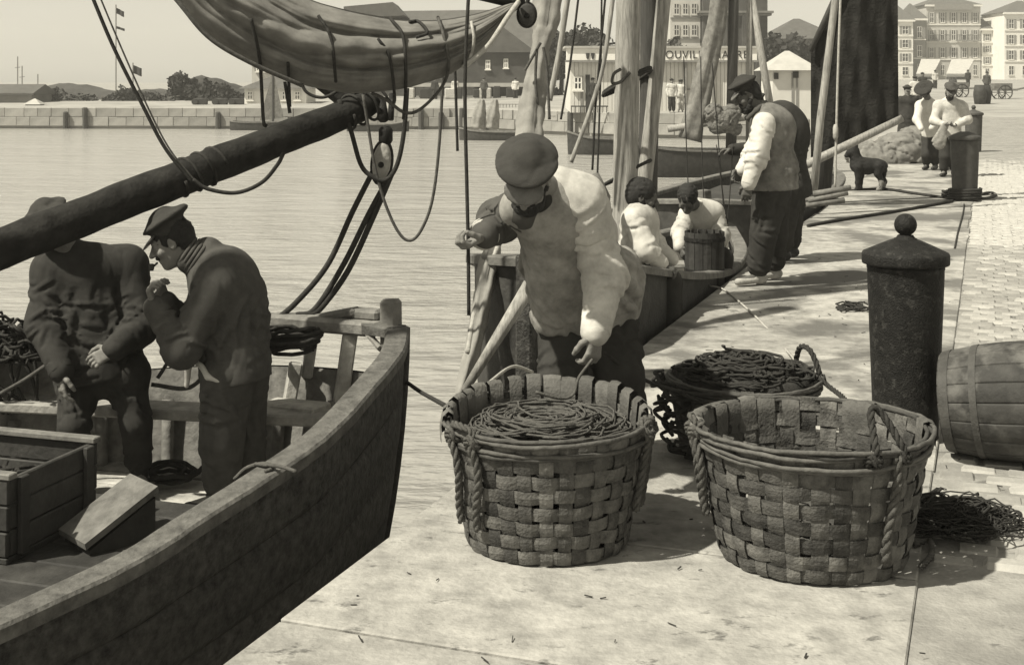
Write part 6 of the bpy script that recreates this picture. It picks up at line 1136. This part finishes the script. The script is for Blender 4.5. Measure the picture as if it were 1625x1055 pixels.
facade(1558, 1592, 46, 'bare pale house right of the hotel', 'plaster', 4, 2, 2.5, 'town_house', True); facade(1594, 1680, 20, 'pale house front at the right edge of the street', 'plaster', 4, 4, 2.5, 'town_house', True, dd=-6)
for k, (px0, px1) in enumerate(((1454, 1493), (1502, 1546))):
    a = P(px0 + 8, 94, 247); b_ = P(px1, 94, 247); c0 = P(px0, 117, 240); c1 = P(px1 - 12, 117, 240); ow = thing('awning', (c0 + c1) / 2 * [1, 1, 0] + [0, 0, zb], 'sloping pale shop awning below the hotel, the %s one' % ('left', 'right')[k], 'awning', 'shop awnings')
    mb = MB(); mb.add([a, b_, c1, c0, a - [0, 0, .15], b_ - [0, 0, .15], c1 - [0, 0, .15], c0 - [0, 0, .15]], [(0, 3, 2, 1), (4, 5, 6, 7), (0, 1, 5, 4), (1, 2, 6, 5), (2, 3, 7, 6), (3, 0, 4, 7)]); mb.build('canvas', M['awning'], ow)
    wbox(ow, 'valance', c0[0], c1[0], 239.9, 240.02, c0[2] - .6, c0[2] - .16, M['shutter'])
    for xx in (c0[0] + .1, c1[0] - .1): wbox(ow, 'post', xx - .08, xx + .08, 239.95, 240.1, zb - .5, c0[2] - .2, M['ink'])
    for q in range(4): mb = MB(); p = P(px0 + 6 + q * 8, 126, 242); mb.box((p[0], 242, 2.4), (.8, .8, 1.0), None, .08); mb.build('stall_goods', M['navy'], ow)
# clutter on the street
for k, (px, d_, z_, lb) in enumerate(((1450, 64, .38, 'dark cask standing on the street just right of the dark sail'), (1555, 70, .48, 'dark cask standing on the street right of the light smocked man'), (1563, 70.5, .48, 'second dark cask touching the one on the open street'), (1512, 96, .82, 'dark cask far up the street behind the light smocked man'))):
    p = P(px, 200, d_); mb = MB(); mb.lathe([(.26, -.15), (.33, .35), (.34, .5), (.33, .65), (.27, 1.0), (.25, .98)], (p[0], d_, z_), 14); tag(mb.build('cask', M['darkwood'], None, True), lb, 'cask', 'casks on the street')
for k, (px, d_, z_) in enumerate(((1522, 84, .66), (1590, 80, .6))):
    p = P(px, 200, d_); ct = thing('handcart', (p[0], d_, z_), 'two wheeled handcart on the street, the %s one' % ('farther left', 'farther right')[k], 'cart', 'handcarts on the street'); wbox(ct, 'bed', p[0] - .8, p[0] + .8, d_ - .45, d_ + .45, z_ + .5, z_ + .62, M['wood']); wbox(ct, 'load', p[0] - .6, p[0] + .5, d_ - .38, d_ + .38, z_ + .62, z_ + .95, M['sail'])
    for y_ in (-.55, .55):
        mb = MB(); a_ = np.linspace(0, 2 * pi, 25); mb.tube([(p[0] + .42 * math.cos(q), d_ + y_, z_ + .40 + .42 * math.sin(q)) for q in a_], .04, 6)
        for q in range(8): mb.tube([(p[0], d_ + y_, z_ + .4), (p[0] + .4 * math.cos(q * pi / 4), d_ + y_, z_ + .4 + .4 * math.sin(q * pi / 4))], .02, 4)
        mb.build('wheel', M['darkwood'], ct)
    for y_ in (-.3, .3): mb = MB(); mb.tube([(p[0] + .8, d_ + y_, z_ + .56), (p[0] + 1.7, d_ + y_, z_ + .75)], .035, 5); mb.build('shaft', M['wood'], ct)
# ------------------------------------------------------------------ sea air
mb = MB(); mb.box((0, 270, 11.5), (900, 760, 30)); hz_o = mb.build('haze', bpy.data.materials.new('sea_haze'), None); hz_o['kind'] = 'stuff'; hm = hz_o.data.materials[0]; hm.use_nodes = True; nt = hm.node_tree; nt.nodes.clear()
pv = nt.nodes.new('ShaderNodeVolumePrincipled'); pv.inputs['Density'].default_value = 0.0011; pv.inputs['Color'].default_value = (0.97, 0.955, 0.90, 1); pv.inputs['Anisotropy'].default_value = 0.2; mo_ = nt.nodes.new('ShaderNodeOutputMaterial'); nt.links.new(pv.outputs[0], mo_.inputs['Volume'])
